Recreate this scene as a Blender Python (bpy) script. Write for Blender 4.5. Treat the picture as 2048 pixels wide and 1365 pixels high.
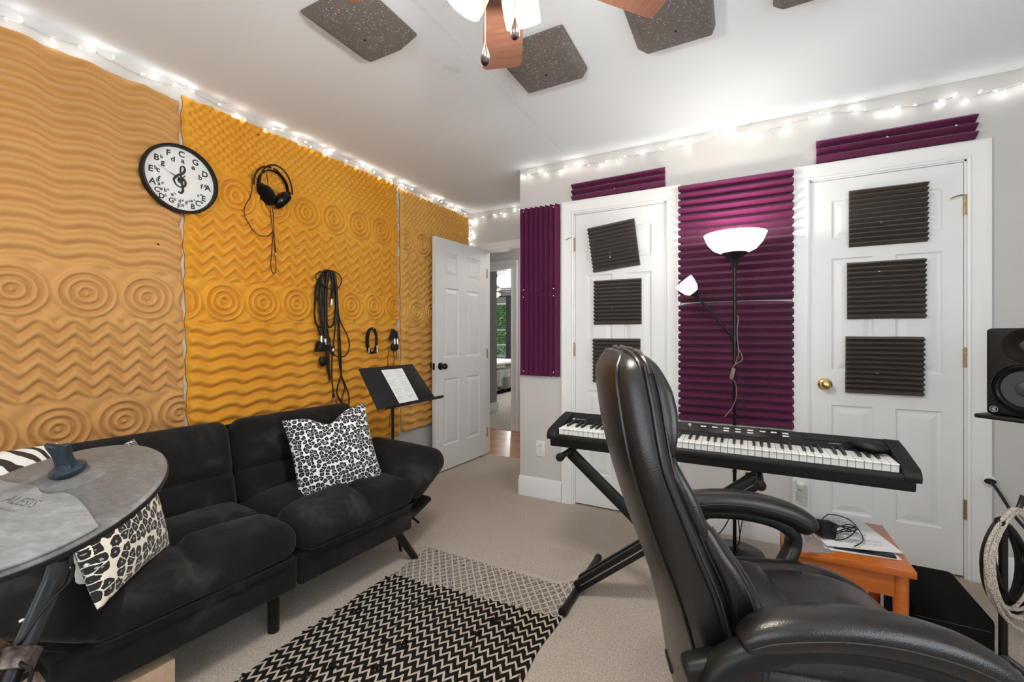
import bpy, bmesh, math, random
import numpy as np
from mathutils import Vector, Matrix, Euler, Quaternion, noise
for o in list(bpy.data.objects):
    bpy.data.objects.remove(o)
SC = bpy.context.scene
COL = SC.collection
PI = math.pi
R = math.radians
random.seed(11)

# ---------------------------------------------------------------- camera
cam_data = bpy.data.cameras.new('camera')
cam_data.sensor_width = 36.0
cam_data.lens = 36.0 * 868.0 / 2048.0
cam_data.shift_y = -0.0051
cam_data.clip_start = 0.02
cam_data.clip_end = 200
cam = bpy.data.objects.new('camera', cam_data)
cam.location = (0, 0, 1.19)
cam.rotation_euler = (R(90), 0, R(28.04))
COL.objects.link(cam)
SC.camera = cam

# ---------------------------------------------------------------- colour management
SC.view_settings.view_transform = 'Standard'
SC.view_settings.look = 'None'
SC.view_settings.exposure = 0.12
SC.view_settings.gamma = 1.0
SC.view_settings.use_curve_mapping = False

# ---------------------------------------------------------------- world (daylight sky)
world = bpy.data.worlds.new('daylight')
SC.world = world
world.use_nodes = True
wn = world.node_tree
sky = wn.nodes.new('ShaderNodeTexSky')
sky.sky_type = 'HOSEK_WILKIE'
sky.turbidity = 3.0
sky.sun_direction = Vector((0.3, -0.6, 0.7)).normalized()
bg = wn.nodes['Background']
bg.inputs['Strength'].default_value = 1.3
wn.links.new(sky.outputs[0], bg.inputs[0])

def area_light(name, loc, rot, sx, sy, power, color=(1, 1, 1)):
    l = bpy.data.lights.new(name, 'AREA')
    l.shape = 'RECTANGLE'
    l.size = sx
    l.size_y = sy
    l.energy = power
    l.color = color
    o = bpy.data.objects.new(name, l)
    o.location = loc
    o.rotation_euler = rot
    COL.objects.link(o)
    return o

def point_light(name, loc, power, color, radius=0.03):
    l = bpy.data.lights.new(name, 'POINT')
    l.energy = power
    l.color = color
    l.shadow_soft_size = radius
    o = bpy.data.objects.new(name, l)
    o.location = loc
    COL.objects.link(o)
    return o

# room dimensions (metres)
XL, YC, YN, XC, XR, YB, H = -2.465, 2.913, 3.72, -1.483, 1.62, -1.35, 2.44
# added fill: panels at two unseen windows, rear and right, tilted towards the ceiling
area_light('rear_window_fill', (-0.45, YB + 0.02, 1.45), (R(114), 0, 0), 2.3, 1.5, 34, (0.90, 0.96, 1.0))
area_light('side_window_fill', (XR - 0.02, 0.15, 1.45), (0, R(114), 0), 1.4, 1.5, 30, (0.90, 0.96, 1.0))
area_light('bedroom_window_daylight', (-4.6, 9.95, 1.35), (R(-90), 0, 0), 1.4, 1.2, 130, (0.97, 1.0, 0.98))
sun_l = bpy.data.lights.new('garden_sun', 'SUN'); sun_l.energy = 3.5; sun_l.angle = 0.01; sun_l.color = (1, 0.96, 0.88)
sun_o = bpy.data.objects.new('garden_sun', sun_l); sun_o.rotation_euler = Vector((1.0, -0.25, -1.1)).to_track_quat('-Z', 'Y').to_euler(); COL.objects.link(sun_o)
point_light('hall_ceiling_glow', (-1.2, 4.25, 2.2), 18, (1.0, 0.93, 0.86), 0.12)

# ---------------------------------------------------------------- node helpers
def new_mat(name):
    m = bpy.data.materials.new(name)
    m.use_nodes = True
    return m, m.node_tree, m.node_tree.nodes['Principled BSDF']

def setin(nt, sock, v):
    if isinstance(v, bpy.types.NodeSocket):
        nt.links.new(v, sock)
    else:
        sock.default_value = v

def M(nt, op, a, b=None, c=None, clamp=False):
    n = nt.nodes.new('ShaderNodeMath')
    n.operation = op
    n.use_clamp = clamp
    setin(nt, n.inputs[0], a)
    if b is not None: setin(nt, n.inputs[1], b)
    if c is not None: setin(nt, n.inputs[2], c)
    return n.outputs[0]

def mixc(nt, f, a, b, mode='MIX'):
    n = nt.nodes.new('ShaderNodeMix')
    n.data_type = 'RGBA'
    n.blend_type = mode
    setin(nt, n.inputs[0], f)
    setin(nt, n.inputs[6], a)
    setin(nt, n.inputs[7], b)
    return n.outputs[2]

def coords(nt, kind='Object', scale=(1, 1, 1), rot=(0, 0, 0)):
    t = nt.nodes.new('ShaderNodeTexCoord')
    mp = nt.nodes.new('ShaderNodeMapping')
    mp.inputs['Scale'].default_value = scale
    mp.inputs['Rotation'].default_value = rot
    nt.links.new(t.outputs[kind], mp.inputs[0])
    return mp.outputs[0]

def noise_tex(nt, vec, scale, detail=3.0, rough=0.5, dist=0.0):
    n = nt.nodes.new('ShaderNodeTexNoise')
    n.inputs['Scale'].default_value = scale
    n.inputs['Detail'].default_value = detail
    n.inputs['Roughness'].default_value = rough
    n.inputs['Distortion'].default_value = dist
    nt.links.new(vec, n.inputs['Vector'])
    return n.outputs[0]

def voro(nt, vec, scale, feature='F1', dim='3D', rnd=1.0):
    n = nt.nodes.new('ShaderNodeTexVoronoi')
    n.voronoi_dimensions = dim
    n.feature = feature
    n.inputs['Scale'].default_value = scale
    n.inputs['Randomness'].default_value = rnd
    nt.links.new(vec, n.inputs['Vector'])
    return n

def ramp(nt, fac, stops):
    n = nt.nodes.new('ShaderNodeValToRGB')
    e = n.color_ramp.elements
    while len(e) < len(stops): e.new(0.5)
    for k, (p, c) in enumerate(stops):
        e[k].position = p
        e[k].color = (c[0], c[1], c[2], 1) if isinstance(c, (tuple, list)) else (c, c, c, 1)
    nt.links.new(fac, n.inputs[0])
    return n.outputs[0]

def bump(nt, bs, height, strength=0.3, dist=0.002):
    b = nt.nodes.new('ShaderNodeBump')
    b.inputs['Strength'].default_value = strength
    b.inputs['Distance'].default_value = dist
    nt.links.new(height, b.inputs['Height'])
    nt.links.new(b.outputs[0], bs.inputs['Normal'])

def c4(c): return (c[0], c[1], c[2], 1)

def plain(name, col, rough=0.5, metal=0.0, coat=0.0, nscale=40.0, var=0.06, bmp=0.0, bscale=300.0, spec=0.5):
    m, nt, bs = new_mat(name)
    v = coords(nt)
    n = noise_tex(nt, v, nscale, 3)
    lo = tuple(max(0, x * (1 - var)) for x in col)
    hi = tuple(min(1, x * (1 + var)) for x in col)
    nt.links.new(ramp(nt, n, [(0.3, lo), (0.7, hi)]), bs.inputs['Base Color'])
    bs.inputs['Roughness'].default_value = rough
    bs.inputs['Metallic'].default_value = metal
    bs.inputs['Coat Weight'].default_value = coat
    bs.inputs['Specular IOR Level'].default_value = spec
    if bmp:
        bump(nt, bs, noise_tex(nt, v, bscale, 2), bmp, 0.001)
    return m

MAT = {}
MAT['wall'] = plain('wall_paint', (0.60, 0.585, 0.57), 0.75, bmp=0.05, bscale=250, nscale=3, var=0.02, spec=0.25)
MAT['nook_wall'] = MAT['wall']
MAT['trim'] = plain('white_trim_paint', (0.80, 0.80, 0.80), 0.35, nscale=5, var=0.015)
MAT['door'] = plain('white_door_paint', (0.77, 0.775, 0.78), 0.38, nscale=5, var=0.015)
MAT['black_metal'] = plain('black_metal', (0.007, 0.0065, 0.007), 0.42, 0.0, spec=0.35)
MAT['black_plastic'] = plain('black_plastic', (0.007, 0.0065, 0.007), 0.5, bmp=0.05, bscale=600, spec=0.3)
MAT['black_gloss'] = plain('black_gloss_plastic', (0.006, 0.0055, 0.0055), 0.2, spec=0.3)
MAT['cable'] = plain('black_rubber_cable', (0.008, 0.0065, 0.006), 0.5, spec=0.35)
MAT['silver'] = plain('brushed_silver', (0.62, 0.60, 0.57), 0.3, 1.0)
MAT['brass'] = plain('polished_brass', (0.75, 0.52, 0.20), 0.18, 1.0)
MAT['old_brass'] = plain('aged_brass', (0.42, 0.33, 0.18), 0.4, 1.0, nscale=90, var=0.3)
MAT['bronze'] = plain('oil_rubbed_bronze', (0.035, 0.026, 0.022), 0.25, 0.6)
MAT['white_plastic'] = plain('white_plastic', (0.78, 0.77, 0.74), 0.35)
MAT['cream_plastic'] = plain('cream_plastic', (0.72, 0.67, 0.55), 0.4)
MAT['ink'] = plain('black_ink', (0.02, 0.02, 0.02), 0.6)
MAT['grey_ink'] = plain('grey_ink', (0.16, 0.16, 0.17), 0.7)
MAT['print'] = plain('pale_grey_print', (0.55, 0.54, 0.52), 0.5)
MAT['cord_brown'] = plain('brown_cord', (0.20, 0.12, 0.09), 0.5)

# ceiling: white paint with a patched seam and a round water mark
m, nt, bs = new_mat('ceiling_paint')
v = coords(nt)
n1 = noise_tex(nt, v, 2.2, 4)
sp = nt.nodes.new('ShaderNodeSeparateXYZ'); nt.links.new(v, sp.inputs[0])
dx = M(nt, 'ADD', sp.outputs[0], 1.21); dy = M(nt, 'SUBTRACT', sp.outputs[1], 1.66)
rr = M(nt, 'SQRT', M(nt, 'ADD', M(nt, 'MULTIPLY', dx, dx), M(nt, 'MULTIPLY', dy, dy)))
rr = M(nt, 'ADD', rr, M(nt, 'MULTIPLY', M(nt, 'SUBTRACT', noise_tex(nt, v, 9, 3), 0.5), 0.10))
spot = ramp(nt, rr, [(0.0, 0.95), (0.035, 0.55), (0.06, 0.12), (0.085, 0.16), (0.11, 0.0)])
st = ramp(nt, noise_tex(nt, v, 30, 4), [(0.4, 0.2), (0.65, 1.0)])
seam = ramp(nt, M(nt, 'ABSOLUTE', M(nt, 'ADD', M(nt, 'SUBTRACT', sp.outputs[0], 0.0), 1.08)), [(0.0, 0.10), (0.006, 0.25), (0.012, 0.0), (0.05, 0.04), (0.055, 0.12), (0.062, 0.0)])
f = M(nt, 'MULTIPLY', M(nt, 'ADD', M(nt, 'MULTIPLY', spot, 0.55), seam), st, clamp=True)
base = ramp(nt, n1, [(0.3, (0.79, 0.825, 0.87)), (0.7, (0.81, 0.845, 0.89))])
nt.links.new(mixc(nt, f, base, (0.52, 0.50, 0.47, 1)), bs.inputs['Base Color'])
bs.inputs['Roughness'].default_value = 0.85
bs.inputs['Specular IOR Level'].default_value = 0.2
bump(nt, bs, noise_tex(nt, v, 180, 2), 0.05, 0.001)
MAT['ceiling'] = m

# carpet
def carpet(name, lo, hi):
    m, nt, bs = new_mat(name)
    v = coords(nt)
    a = noise_tex(nt, v, 130, 5, 0.8)
    b = noise_tex(nt, v, 7, 4, 0.6)
    col = mixc(nt, M(nt, 'MULTIPLY', b, 0.8), ramp(nt, a, [(0.3, lo), (0.72, hi)]), ramp(nt, a, [(0.25, tuple(x * 0.86 for x in lo)), (0.75, tuple(x * 0.93 for x in hi))]))
    nt.links.new(col, bs.inputs['Base Color'])
    bs.inputs['Roughness'].default_value = 1.0
    bs.inputs['Specular IOR Level'].default_value = 0.05
    bs.inputs['Sheen Weight'].default_value = 0.2
    vr = voro(nt, v, 330)
    h = M(nt, 'ADD', vr.outputs['Distance'], M(nt, 'MULTIPLY', noise_tex(nt, v, 90, 3), 0.8))
    bump(nt, bs, h, 0.9, 0.006)
    return m
MAT['carpet'] = carpet('beige_carpet', (0.36, 0.285, 0.22), (0.98, 0.86, 0.73))
MAT['bed_carpet'] = carpet('bedroom_carpet', (0.44, 0.39, 0.30), (0.80, 0.73, 0.62))

# wood
def wood(name, c1, c2, rough=0.4, scale=(1, 12, 12), bands=5.0, coat=0.0, planks=None):
    m, nt, bs = new_mat(name)
    v = coords(nt, scale=scale)
    a = noise_tex(nt, v, bands, 5, 0.6, 0.6)
    col = ramp(nt, a, [(0.3, c1), (0.7, c2)])
    if planks:
        v2 = coords(nt)
        s2 = nt.nodes.new('ShaderNodeSeparateXYZ'); nt.links.new(v2, s2.inputs[0])
        fr = M(nt, 'FRACT', M(nt, 'DIVIDE', s2.outputs[planks[0]], planks[1]))
        gap = M(nt, 'LESS_THAN', fr, 0.03)
        fl = M(nt, 'FLOOR', M(nt, 'DIVIDE', s2.outputs[planks[0]], planks[1]))
        wv = nt.nodes.new('ShaderNodeTexWhiteNoise'); wv.noise_dimensions = '1D'
        nt.links.new(fl, wv.inputs['W'])
        col = mixc(nt, M(nt, 'MULTIPLY', wv.outputs[0], 0.35), col, c4(tuple(x * 0.6 for x in c1)))
        col = mixc(nt, gap, col, c4(tuple(x * 0.3 for x in c1)))
    nt.links.new(col, bs.inputs['Base Color'])
    bs.inputs['Roughness'].default_value = rough
    bs.inputs['Coat Weight'].default_value = coat
    return m
MAT['hall_wood'] = wood('orange_oak_boards', (0.42, 0.15, 0.05), (0.62, 0.27, 0.10), 0.22, (2, 14, 2), 4, 0.3, planks=(1, 0.07))
MAT['table_wood'] = wood('orange_varnished_pine', (0.40, 0.085, 0.007), (0.52, 0.135, 0.014), 0.3, (1.5, 14, 14), 4, 0.3)
MAT['blade_wood'] = wood('walnut_blade', (0.11, 0.045, 0.028), (0.19, 0.085, 0.055), 0.35, (14, 1.5, 14), 5, 0.25)
MAT['blade_red'] = MAT['blade_wood']
MAT['card'] = plain('brown_cardboard', (0.48, 0.33, 0.21), 0.8, nscale=60, var=0.1)
MAT['box_ink'] = plain('box_line_print', (0.22, 0.15, 0.10), 0.8)

# foams
def foam(name, lo, hi, patch, glit=0.35, pscale=1.6, gsc=420):
    m, nt, bs = new_mat(name)
    v = coords(nt)
    a = noise_tex(nt, v, pscale, 4, 0.6)
    col = ramp(nt, a, [(0.32, lo), (0.68, hi)])
    g = voro(nt, v, gsc)
    gl = M(nt, 'MULTIPLY', M(nt, 'LESS_THAN', g.outputs['Distance'], 0.22), M(nt, 'GREATER_THAN', noise_tex(nt, v, gsc * 0.36, 2), 0.55))
    col = mixc(nt, M(nt, 'MULTIPLY', gl, glit), col, c4(patch))
    nt.links.new(col, bs.inputs['Base Color'])
    bs.inputs['Roughness'].default_value = 0.95
    bs.inputs['Specular IOR Level'].default_value = 0.12
    bs.inputs['Sheen Weight'].default_value = 0.12
    bump(nt, bs, noise_tex(nt, v, 600, 2), 0.25, 0.001)
    return m
MAT['foam_tan'] = foam('yellowed_foam', (0.53, 0.272, 0.088), (0.61, 0.325, 0.115), (1, 0.85, 0.6), 0.3)
MAT['foam_orange'] = foam('deep_yellowed_foam', (0.69, 0.30, 0.024), (0.74, 0.36, 0.045), (1, 0.8, 0.4), 0.25)
MAT['foam_tan2'] = foam('pale_yellowed_foam', (0.68, 0.36, 0.085), (0.74, 0.41, 0.11), (1, 0.85, 0.5), 0.25)
MAT['purple'] = foam('purple_foam', (0.098, 0.0095, 0.052), (0.125, 0.012, 0.066), (0.8, 0.5, 0.7), 0.4, 3)
MAT['charcoal'] = foam('charcoal_brown_foam', (0.058, 0.040, 0.029), (0.072, 0.050, 0.037), (0.6, 0.55, 0.5), 0.2, 3)
MAT['ceil_foam'] = foam('grey_glitter_foam', (0.115, 0.098, 0.090), (0.14, 0.12, 0.11), (1, 1, 1), 0.9, 3, gsc=230)

# leather
m, nt, bs = new_mat('black_leather')
v = coords(nt)
nt.links.new(ramp(nt, noise_tex(nt, v, 7, 3), [(0.35, (0.0065, 0.0048, 0.0042)), (0.7, (0.012, 0.0085, 0.0072))]), bs.inputs['Base Color'])
vr = voro(nt, v, 430)
nt.links.new(ramp(nt, noise_tex(nt, v, 25, 4), [(0.3, 0.27), (0.7, 0.33)]), bs.inputs['Roughness'])
bump(nt, bs, M(nt, 'ADD', vr.outputs['Distance'], M(nt, 'MULTIPLY', noise_tex(nt, v, 14, 4), 0.9)), 0.20, 0.0014)
bs.inputs['Coat Weight'].default_value = 0.15
bs.inputs['Coat Roughness'].default_value = 0.3
MAT['leather'] = m
MAT['chair_plastic'] = plain('chair_black_plastic', (0.008, 0.0075, 0.0075), 0.45, bmp=0.12, bscale=500, spec=0.35)
MAT['stitch'] = plain('grey_stitch', (0.045, 0.040, 0.038), 0.7)

# sofa suede
m, nt, bs = new_mat('black_microsuede')
v = coords(nt)
a = noise_tex(nt, v, 5.5, 5, 0.6, 0.5)
nt.links.new(ramp(nt, a, [(0.38, (0.0065, 0.0058, 0.0055)), (0.58, (0.012, 0.011, 0.0105)), (0.78, (0.045, 0.042, 0.040))]), bs.inputs['Base Color'])
bs.inputs['Roughness'].default_value = 0.95
bs.inputs['Specular IOR Level'].default_value = 0.15
bs.inputs['Sheen Weight'].default_value = 0.07
bs.inputs['Sheen Roughness'].default_value = 0.5
bump(nt, bs, M(nt, 'ADD', noise_tex(nt, v, 14, 4, 0.6), M(nt, 'MULTIPLY', noise_tex(nt, v, 500, 2), 0.05)), 0.5, 0.012)
MAT['suede'] = m

def leopard(name, scale, white):
    m, nt, bs = new_mat(name)
    v = coords(nt, scale=(1, 1, 0.02))
    def warp(src, sc, amt):
        nz = nt.nodes.new('ShaderNodeTexNoise'); nz.inputs['Scale'].default_value = sc; nz.inputs['Detail'].default_value = 2
        nt.links.new(src, nz.inputs['Vector'])
        add = nt.nodes.new('ShaderNodeVectorMath'); add.operation = 'MULTIPLY_ADD'
        nt.links.new(nz.outputs['Color'], add.inputs[0]); add.inputs[1].default_value = (amt,) * 3
        nt.links.new(src, add.inputs[2]); return add.outputs[0]
    vw = warp(warp(v, scale * 0.8, 0.5 / scale), scale * 3.2, 0.28 / scale)
    e = voro(nt, vw, scale, 'DISTANCE_TO_EDGE', '2D', 0.85)
    c = voro(nt, vw, scale, 'F1', '2D', 0.85)
    n1 = noise_tex(nt, v, scale * 1.9, 2)
    ed = M(nt, 'ADD', e.outputs['Distance'], M(nt, 'MULTIPLY', M(nt, 'SUBTRACT', n1, 0.5), 0.16))
    cd_ = M(nt, 'ADD', c.outputs['Distance'], M(nt, 'MULTIPLY', M(nt, 'SUBTRACT', noise_tex(nt, v, scale * 2.6, 2), 0.5), 0.3))
    cen = M(nt, 'LESS_THAN', cd_, 0.10)
    gap_ = M(nt, 'LESS_THAN', noise_tex(nt, v, scale * 1.15, 1), 0.70)
    blk = M(nt, 'MULTIPLY', M(nt, 'MULTIPLY', M(nt, 'GREATER_THAN', ed, 0.045), M(nt, 'LESS_THAN', cd_, 0.54)), gap_)
    col = mixc(nt, blk, c4(white), (0.010, 0.009, 0.009, 1))
    col = mixc(nt, M(nt, 'MULTIPLY', cen, 0.8), col, (0.42, 0.40, 0.38, 1))
    nt.links.new(col, bs.inputs['Base Color'])
    bs.inputs['Roughness'].default_value = 0.9
    bs.inputs['Sheen Weight'].default_value = 0.15
    bump(nt, bs, noise_tex(nt, v, 300, 3), 0.3, 0.002)
    return m
MAT['leopard_small'] = leopard('leopard_print_small', 52, (0.80, 0.80, 0.82))
MAT['leopard_big'] = leopard('leopard_print_large', 36, (0.80, 0.72, 0.62))

m, nt, bs = new_mat('zebra_print')
v = coords(nt, scale=(1, 1, 0.05))
w = nt.nodes.new('ShaderNodeTexWave'); w.inputs['Scale'].default_value = 11; w.inputs['Distortion'].default_value = 6
w.inputs['Detail'].default_value = 1; w.bands_direction = 'DIAGONAL'
nt.links.new(v, w.inputs['Vector'])
nt.links.new(ramp(nt, w.outputs[0], [(0.36, (0.035, 0.025, 0.02)), (0.44, (0.78, 0.76, 0.72))]), bs.inputs['Base Color'])
bs.inputs['Roughness'].default_value = 0.9
MAT['zebra'] = m
MAT['white_cloth'] = plain('white_cloth', (0.72, 0.69, 0.64), 0.9, bmp=0.2, bscale=200)

# rug: cream ground with black chevrons, a pale net-patterned end
m, nt, bs = new_mat('chevron_rug')
v = coords(nt)
nz = nt.nodes.new('ShaderNodeTexNoise'); nz.inputs['Scale'].default_value = 38; nz.inputs['Detail'].default_value = 2
nt.links.new(v, nz.inputs['Vector'])
add = nt.nodes.new('ShaderNodeVectorMath'); add.operation = 'MULTIPLY_ADD'
nt.links.new(nz.outputs['Color'], add.inputs[0]); add.inputs[1].default_value = (0.008, 0.008, 0)
nt.links.new(v, add.inputs[2])
s = nt.nodes.new('ShaderNodeSeparateXYZ'); nt.links.new(add.outputs[0], s.inputs[0])
X, Y = s.outputs[0], s.outputs[1]
def tri(nt, x, p): return M(nt, 'ABSOLUTE', M(nt, 'SUBTRACT', M(nt, 'MULTIPLY', M(nt, 'FRACT', M(nt, 'DIVIDE', x, p)), 2.0), 1.0))
zz = M(nt, 'ADD', Y, M(nt, 'MULTIPLY', tri(nt, X, 0.040), 0.030))
zz = M(nt, 'ADD', zz, M(nt, 'MULTIPLY', X, 0.06))
fr = M(nt, 'FRACT', M(nt, 'DIVIDE', zz, 0.043))
stripe = M(nt, 'LESS_THAN', fr, 0.34)
brk = M(nt, 'GREATER_THAN', noise_tex(nt, v, 26, 2), 0.68)
stripe = M(nt, 'MULTIPLY', stripe, M(nt, 'SUBTRACT', 1.0, M(nt, 'MULTIPLY', brk, 0.8)))
dark = mixc(nt, stripe, (0.014, 0.0115, 0.0105, 1), (0.62, 0.53, 0.44, 1))
l1 = tri(nt, M(nt, 'ADD', X, M(nt, 'MULTIPLY', Y, 0.8)), 0.042)
l2 = tri(nt, M(nt, 'SUBTRACT', X, M(nt, 'MULTIPLY', Y, 0.8)), 0.042)
net = M(nt, 'MAXIMUM', M(nt, 'GREATER_THAN', l1, 0.80), M(nt, 'GREATER_THAN', l2, 0.80))
spk = M(nt, 'GREATER_THAN', noise_tex(nt, v, 230, 2), 0.50)
pale = mixc(nt, net, mixc(nt, spk, (0.12, 0.10, 0.09, 1), (0.50, 0.44, 0.39, 1)), (0.64, 0.57, 0.50, 1))
sv = nt.nodes.new('ShaderNodeSeparateXYZ'); nt.links.new(v, sv.inputs[0])
endm = M(nt, 'GREATER_THAN', M(nt, 'ADD', sv.outputs[1], M(nt, 'SUBTRACT', M(nt, 'MULTIPLY', tri(nt, sv.outputs[0], 0.040), 0.014), M(nt, 'MULTIPLY', sv.outputs[0], 0.09))), 1.35)
bord = M(nt, 'GREATER_THAN', sv.outputs[1], 1.645)
col = mixc(nt, endm, dark, pale)
col = mixc(nt, bord, col, (0.60, 0.53, 0.47, 1))
nt.links.new(col, bs.inputs['Base Color'])
bs.inputs['Roughness'].default_value = 1.0
bs.inputs['Specular IOR Level'].default_value = 0.1
wv = nt.nodes.new('ShaderNodeTexWave'); wv.inputs['Scale'].default_value = 90; nt.links.new(v, wv.inputs['Vector'])
bump(nt, bs, M(nt, 'ADD', wv.outputs[0], M(nt, 'MULTIPLY', noise_tex(nt, v, 120, 3), 1.5)), 0.6, 0.003)
MAT['rug'] = m
MAT['rug_tuft'] = plain('black_rug_yarn', (0.012, 0.010, 0.009), 1.0, spec=0.1)

# cymbal rubber (worn grey)
def cym(name, lo, mid, hi):
    m, nt, bs = new_mat(name)
    v = coords(nt, scale=(1, 2.6, 1), rot=(0, 0, 0.5))
    a = noise_tex(nt, v, 15, 5, 0.65)
    b = noise_tex(nt, v, 60, 4, 0.7)
    col = mixc(nt, M(nt, 'MULTIPLY', b, 0.55), ramp(nt, a, [(0.3, lo), (0.55, mid), (0.8, hi)]), ramp(nt, b, [(0.3, lo), (0.8, hi)]))
    nt.links.new(col, bs.inputs['Base Color'])
    nt.links.new(ramp(nt, a, [(0.3, 0.42), (0.7, 0.62)]), bs.inputs['Roughness'])
    return m
MAT['cym'] = cym('worn_grey_rubber', (0.075, 0.066, 0.060), (0.115, 0.105, 0.098), (0.22, 0.21, 0.20))
MAT['cym_pad'] = cym('worn_pale_rubber', (0.145, 0.145, 0.142), (0.21, 0.21, 0.205), (0.34, 0.34, 0.33))
MAT['cym_mark'] = plain('faded_logo_print', (0.10, 0.10, 0.10), 0.6)
MAT['wing'] = plain('blue_black_plastic', (0.011, 0.021, 0.032), 0.25)
MAT['grey_tube'] = plain('dark_grey_tube', (0.05, 0.052, 0.055), 0.32, 0.3)
MAT['rust'] = plain('rusty_clamp', (0.14, 0.10, 0.085), 0.35, 0.6, nscale=120, var=0.5)

def emitter(name, col, strength, base=(0.9, 0.9, 0.88)):
    m, nt, bs = new_mat(name)
    v = coords(nt)
    n = noise_tex(nt, v, 20, 3)
    nt.links.new(ramp(nt, n, [(0.3, tuple(x * 0.92 for x in col)), (0.7, col)]), bs.inputs['Emission Color'])
    bs.inputs['Base Color'].default_value = c4(base)
    bs.inputs['Emission Strength'].default_value = strength
    bs.inputs['Roughness'].default_value = 0.3
    return m
MAT['bulb'] = emitter('lit_fairy_bulb', (1.0, 0.97, 0.90), 24)
MAT['bowl'] = emitter('lit_opal_glass', (1.0, 0.97, 0.90), 2.6)
MAT['small_bowl'] = emitter('lit_opal_glass_small', (1.0, 0.97, 0.92), 0.75)
MAT['fan_glass'] = emitter('lit_marbled_glass', (1.0, 0.92, 0.50), 1.3, (0.8, 0.7, 0.35))
MAT['far_glass'] = emitter('lit_frosted_glass', (1.0, 0.90, 0.70), 2.5)
MAT['screen_white'] = plain('paper', (0.76, 0.76, 0.76), 0.7, nscale=12, var=0.02)
MAT['clock_face'] = plain('white_clock_face', (0.76, 0.75, 0.73), 0.4, nscale=25, var=0.03)
MAT['white_wire'] = plain('white_wire', (0.62, 0.62, 0.60), 0.5)
MAT['key_white'] = plain('ivory_key', (0.70, 0.685, 0.65), 0.3, nscale=3, var=0.02)
MAT['key_black'] = plain('ebony_key', (0.016, 0.013, 0.012), 0.3)
MAT['speaker_cone'] = plain('speaker_cone', (0.05, 0.05, 0.052), 0.35)
MAT['woven_rope'] = None
m, nt, bs = new_mat('braided_cable')
v = coords(nt)
c = voro(nt, v, 300)
nt.links.new(ramp(nt, c.outputs['Distance'], [(0.2, (0.10, 0.08, 0.07)), (0.55, (0.52, 0.45, 0.38))]), bs.inputs['Base Color'])
bs.inputs['Roughness'].default_value = 0.8
bump(nt, bs, c.outputs['Distance'], 0.6, 0.002)
MAT['woven_rope'] = m
m, nt, bs = new_mat('clear_plastic')
bs.inputs['Base Color'].default_value = (0.9, 0.92, 0.92, 1)
bs.inputs['Transmission Weight'].default_value = 0.85
bs.inputs['Roughness'].default_value = 0.18
bs.inputs['IOR'].default_value = 1.2
MAT['clear'] = m
m, nt, bs = new_mat('window_glass')
bs.inputs['Base Color'].default_value = (1, 1, 1, 1)
bs.inputs['Transmission Weight'].default_value = 1.0
bs.inputs['Roughness'].default_value = 0.0
bs.inputs['IOR'].default_value = 1.0
MAT['glass'] = m
MAT['quilt'] = None
m, nt, bs = new_mat('patchwork_quilt')
v = coords(nt)
s = nt.nodes.new('ShaderNodeSeparateXYZ'); nt.links.new(v, s.inputs[0])
cmb = nt.nodes.new('ShaderNodeCombineXYZ')
setin(nt, cmb.inputs[0], M(nt, 'FLOOR', M(nt, 'DIVIDE', s.outputs[0], 0.105)))
setin(nt, cmb.inputs[1], M(nt, 'FLOOR', M(nt, 'DIVIDE', s.outputs[2], 0.17)))
setin(nt, cmb.inputs[2], M(nt, 'FLOOR', M(nt, 'DIVIDE', s.outputs[1], 0.2)))
wn_ = nt.nodes.new('ShaderNodeTexWhiteNoise'); nt.links.new(cmb.outputs[0], wn_.inputs[0])
rp = ramp(nt, wn_.outputs[0], [(0.0, (0.06, 0.065, 0.06)), (0.25, (0.20, 0.20, 0.18)), (0.5, (0.12, 0.14, 0.15)), (0.75, (0.42, 0.42, 0.38)), (1.0, (0.22, 0.19, 0.14))])
rp.node.color_ramp.interpolation = 'CONSTANT'
nt.links.new(rp, bs.inputs['Base Color']); bs.inputs['Roughness'].default_value = 0.9
MAT['quilt'] = m
MAT['grey_curtain'] = plain('grey_curtain', (0.075, 0.075, 0.08), 0.9)
MAT['taupe'] = plain('taupe_paint', (0.30, 0.275, 0.265), 0.8)
MAT['leaf'] = None
m, nt, bs = new_mat('green_leaf')
v = coords(nt)
nt.links.new(ramp(nt, noise_tex(nt, v, 5, 4), [(0.3, (0.05, 0.16, 0.02)), (0.5, (0.18, 0.42, 0.05)), (0.7, (0.45, 0.70, 0.15))]), bs.inputs['Base Color'])
bs.inputs['Roughness'].default_value = 0.5
MAT['leaf'] = m
MAT['grass'] = plain('lawn', (0.16, 0.30, 0.06), 0.9, nscale=8, var=0.4)
MAT['bark'] = plain('bark', (0.16, 0.11, 0.07), 0.9, nscale=30, var=0.4)
MAT['black_fabric'] = plain('black_speaker_carpet', (0.006, 0.006, 0.006), 0.95, bmp=0.3, bscale=300, spec=0.1)
MAT['slat'] = plain('white_blind_slat', (0.55, 0.55, 0.52), 0.5)

# ---------------------------------------------------------------- mesh helpers
def finish(o, smooth_angle=35):
    me = o.data
    b = bmesh.new(); b.from_mesh(me)
    bmesh.ops.recalc_face_normals(b, faces=b.faces)
    for f_ in b.faces: f_.smooth = True
    lim = R(smooth_angle)
    for e in b.edges:
        if len(e.link_faces) == 2 and e.calc_face_angle(0) > lim: e.smooth = False
    b.to_mesh(me); b.free()

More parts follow.
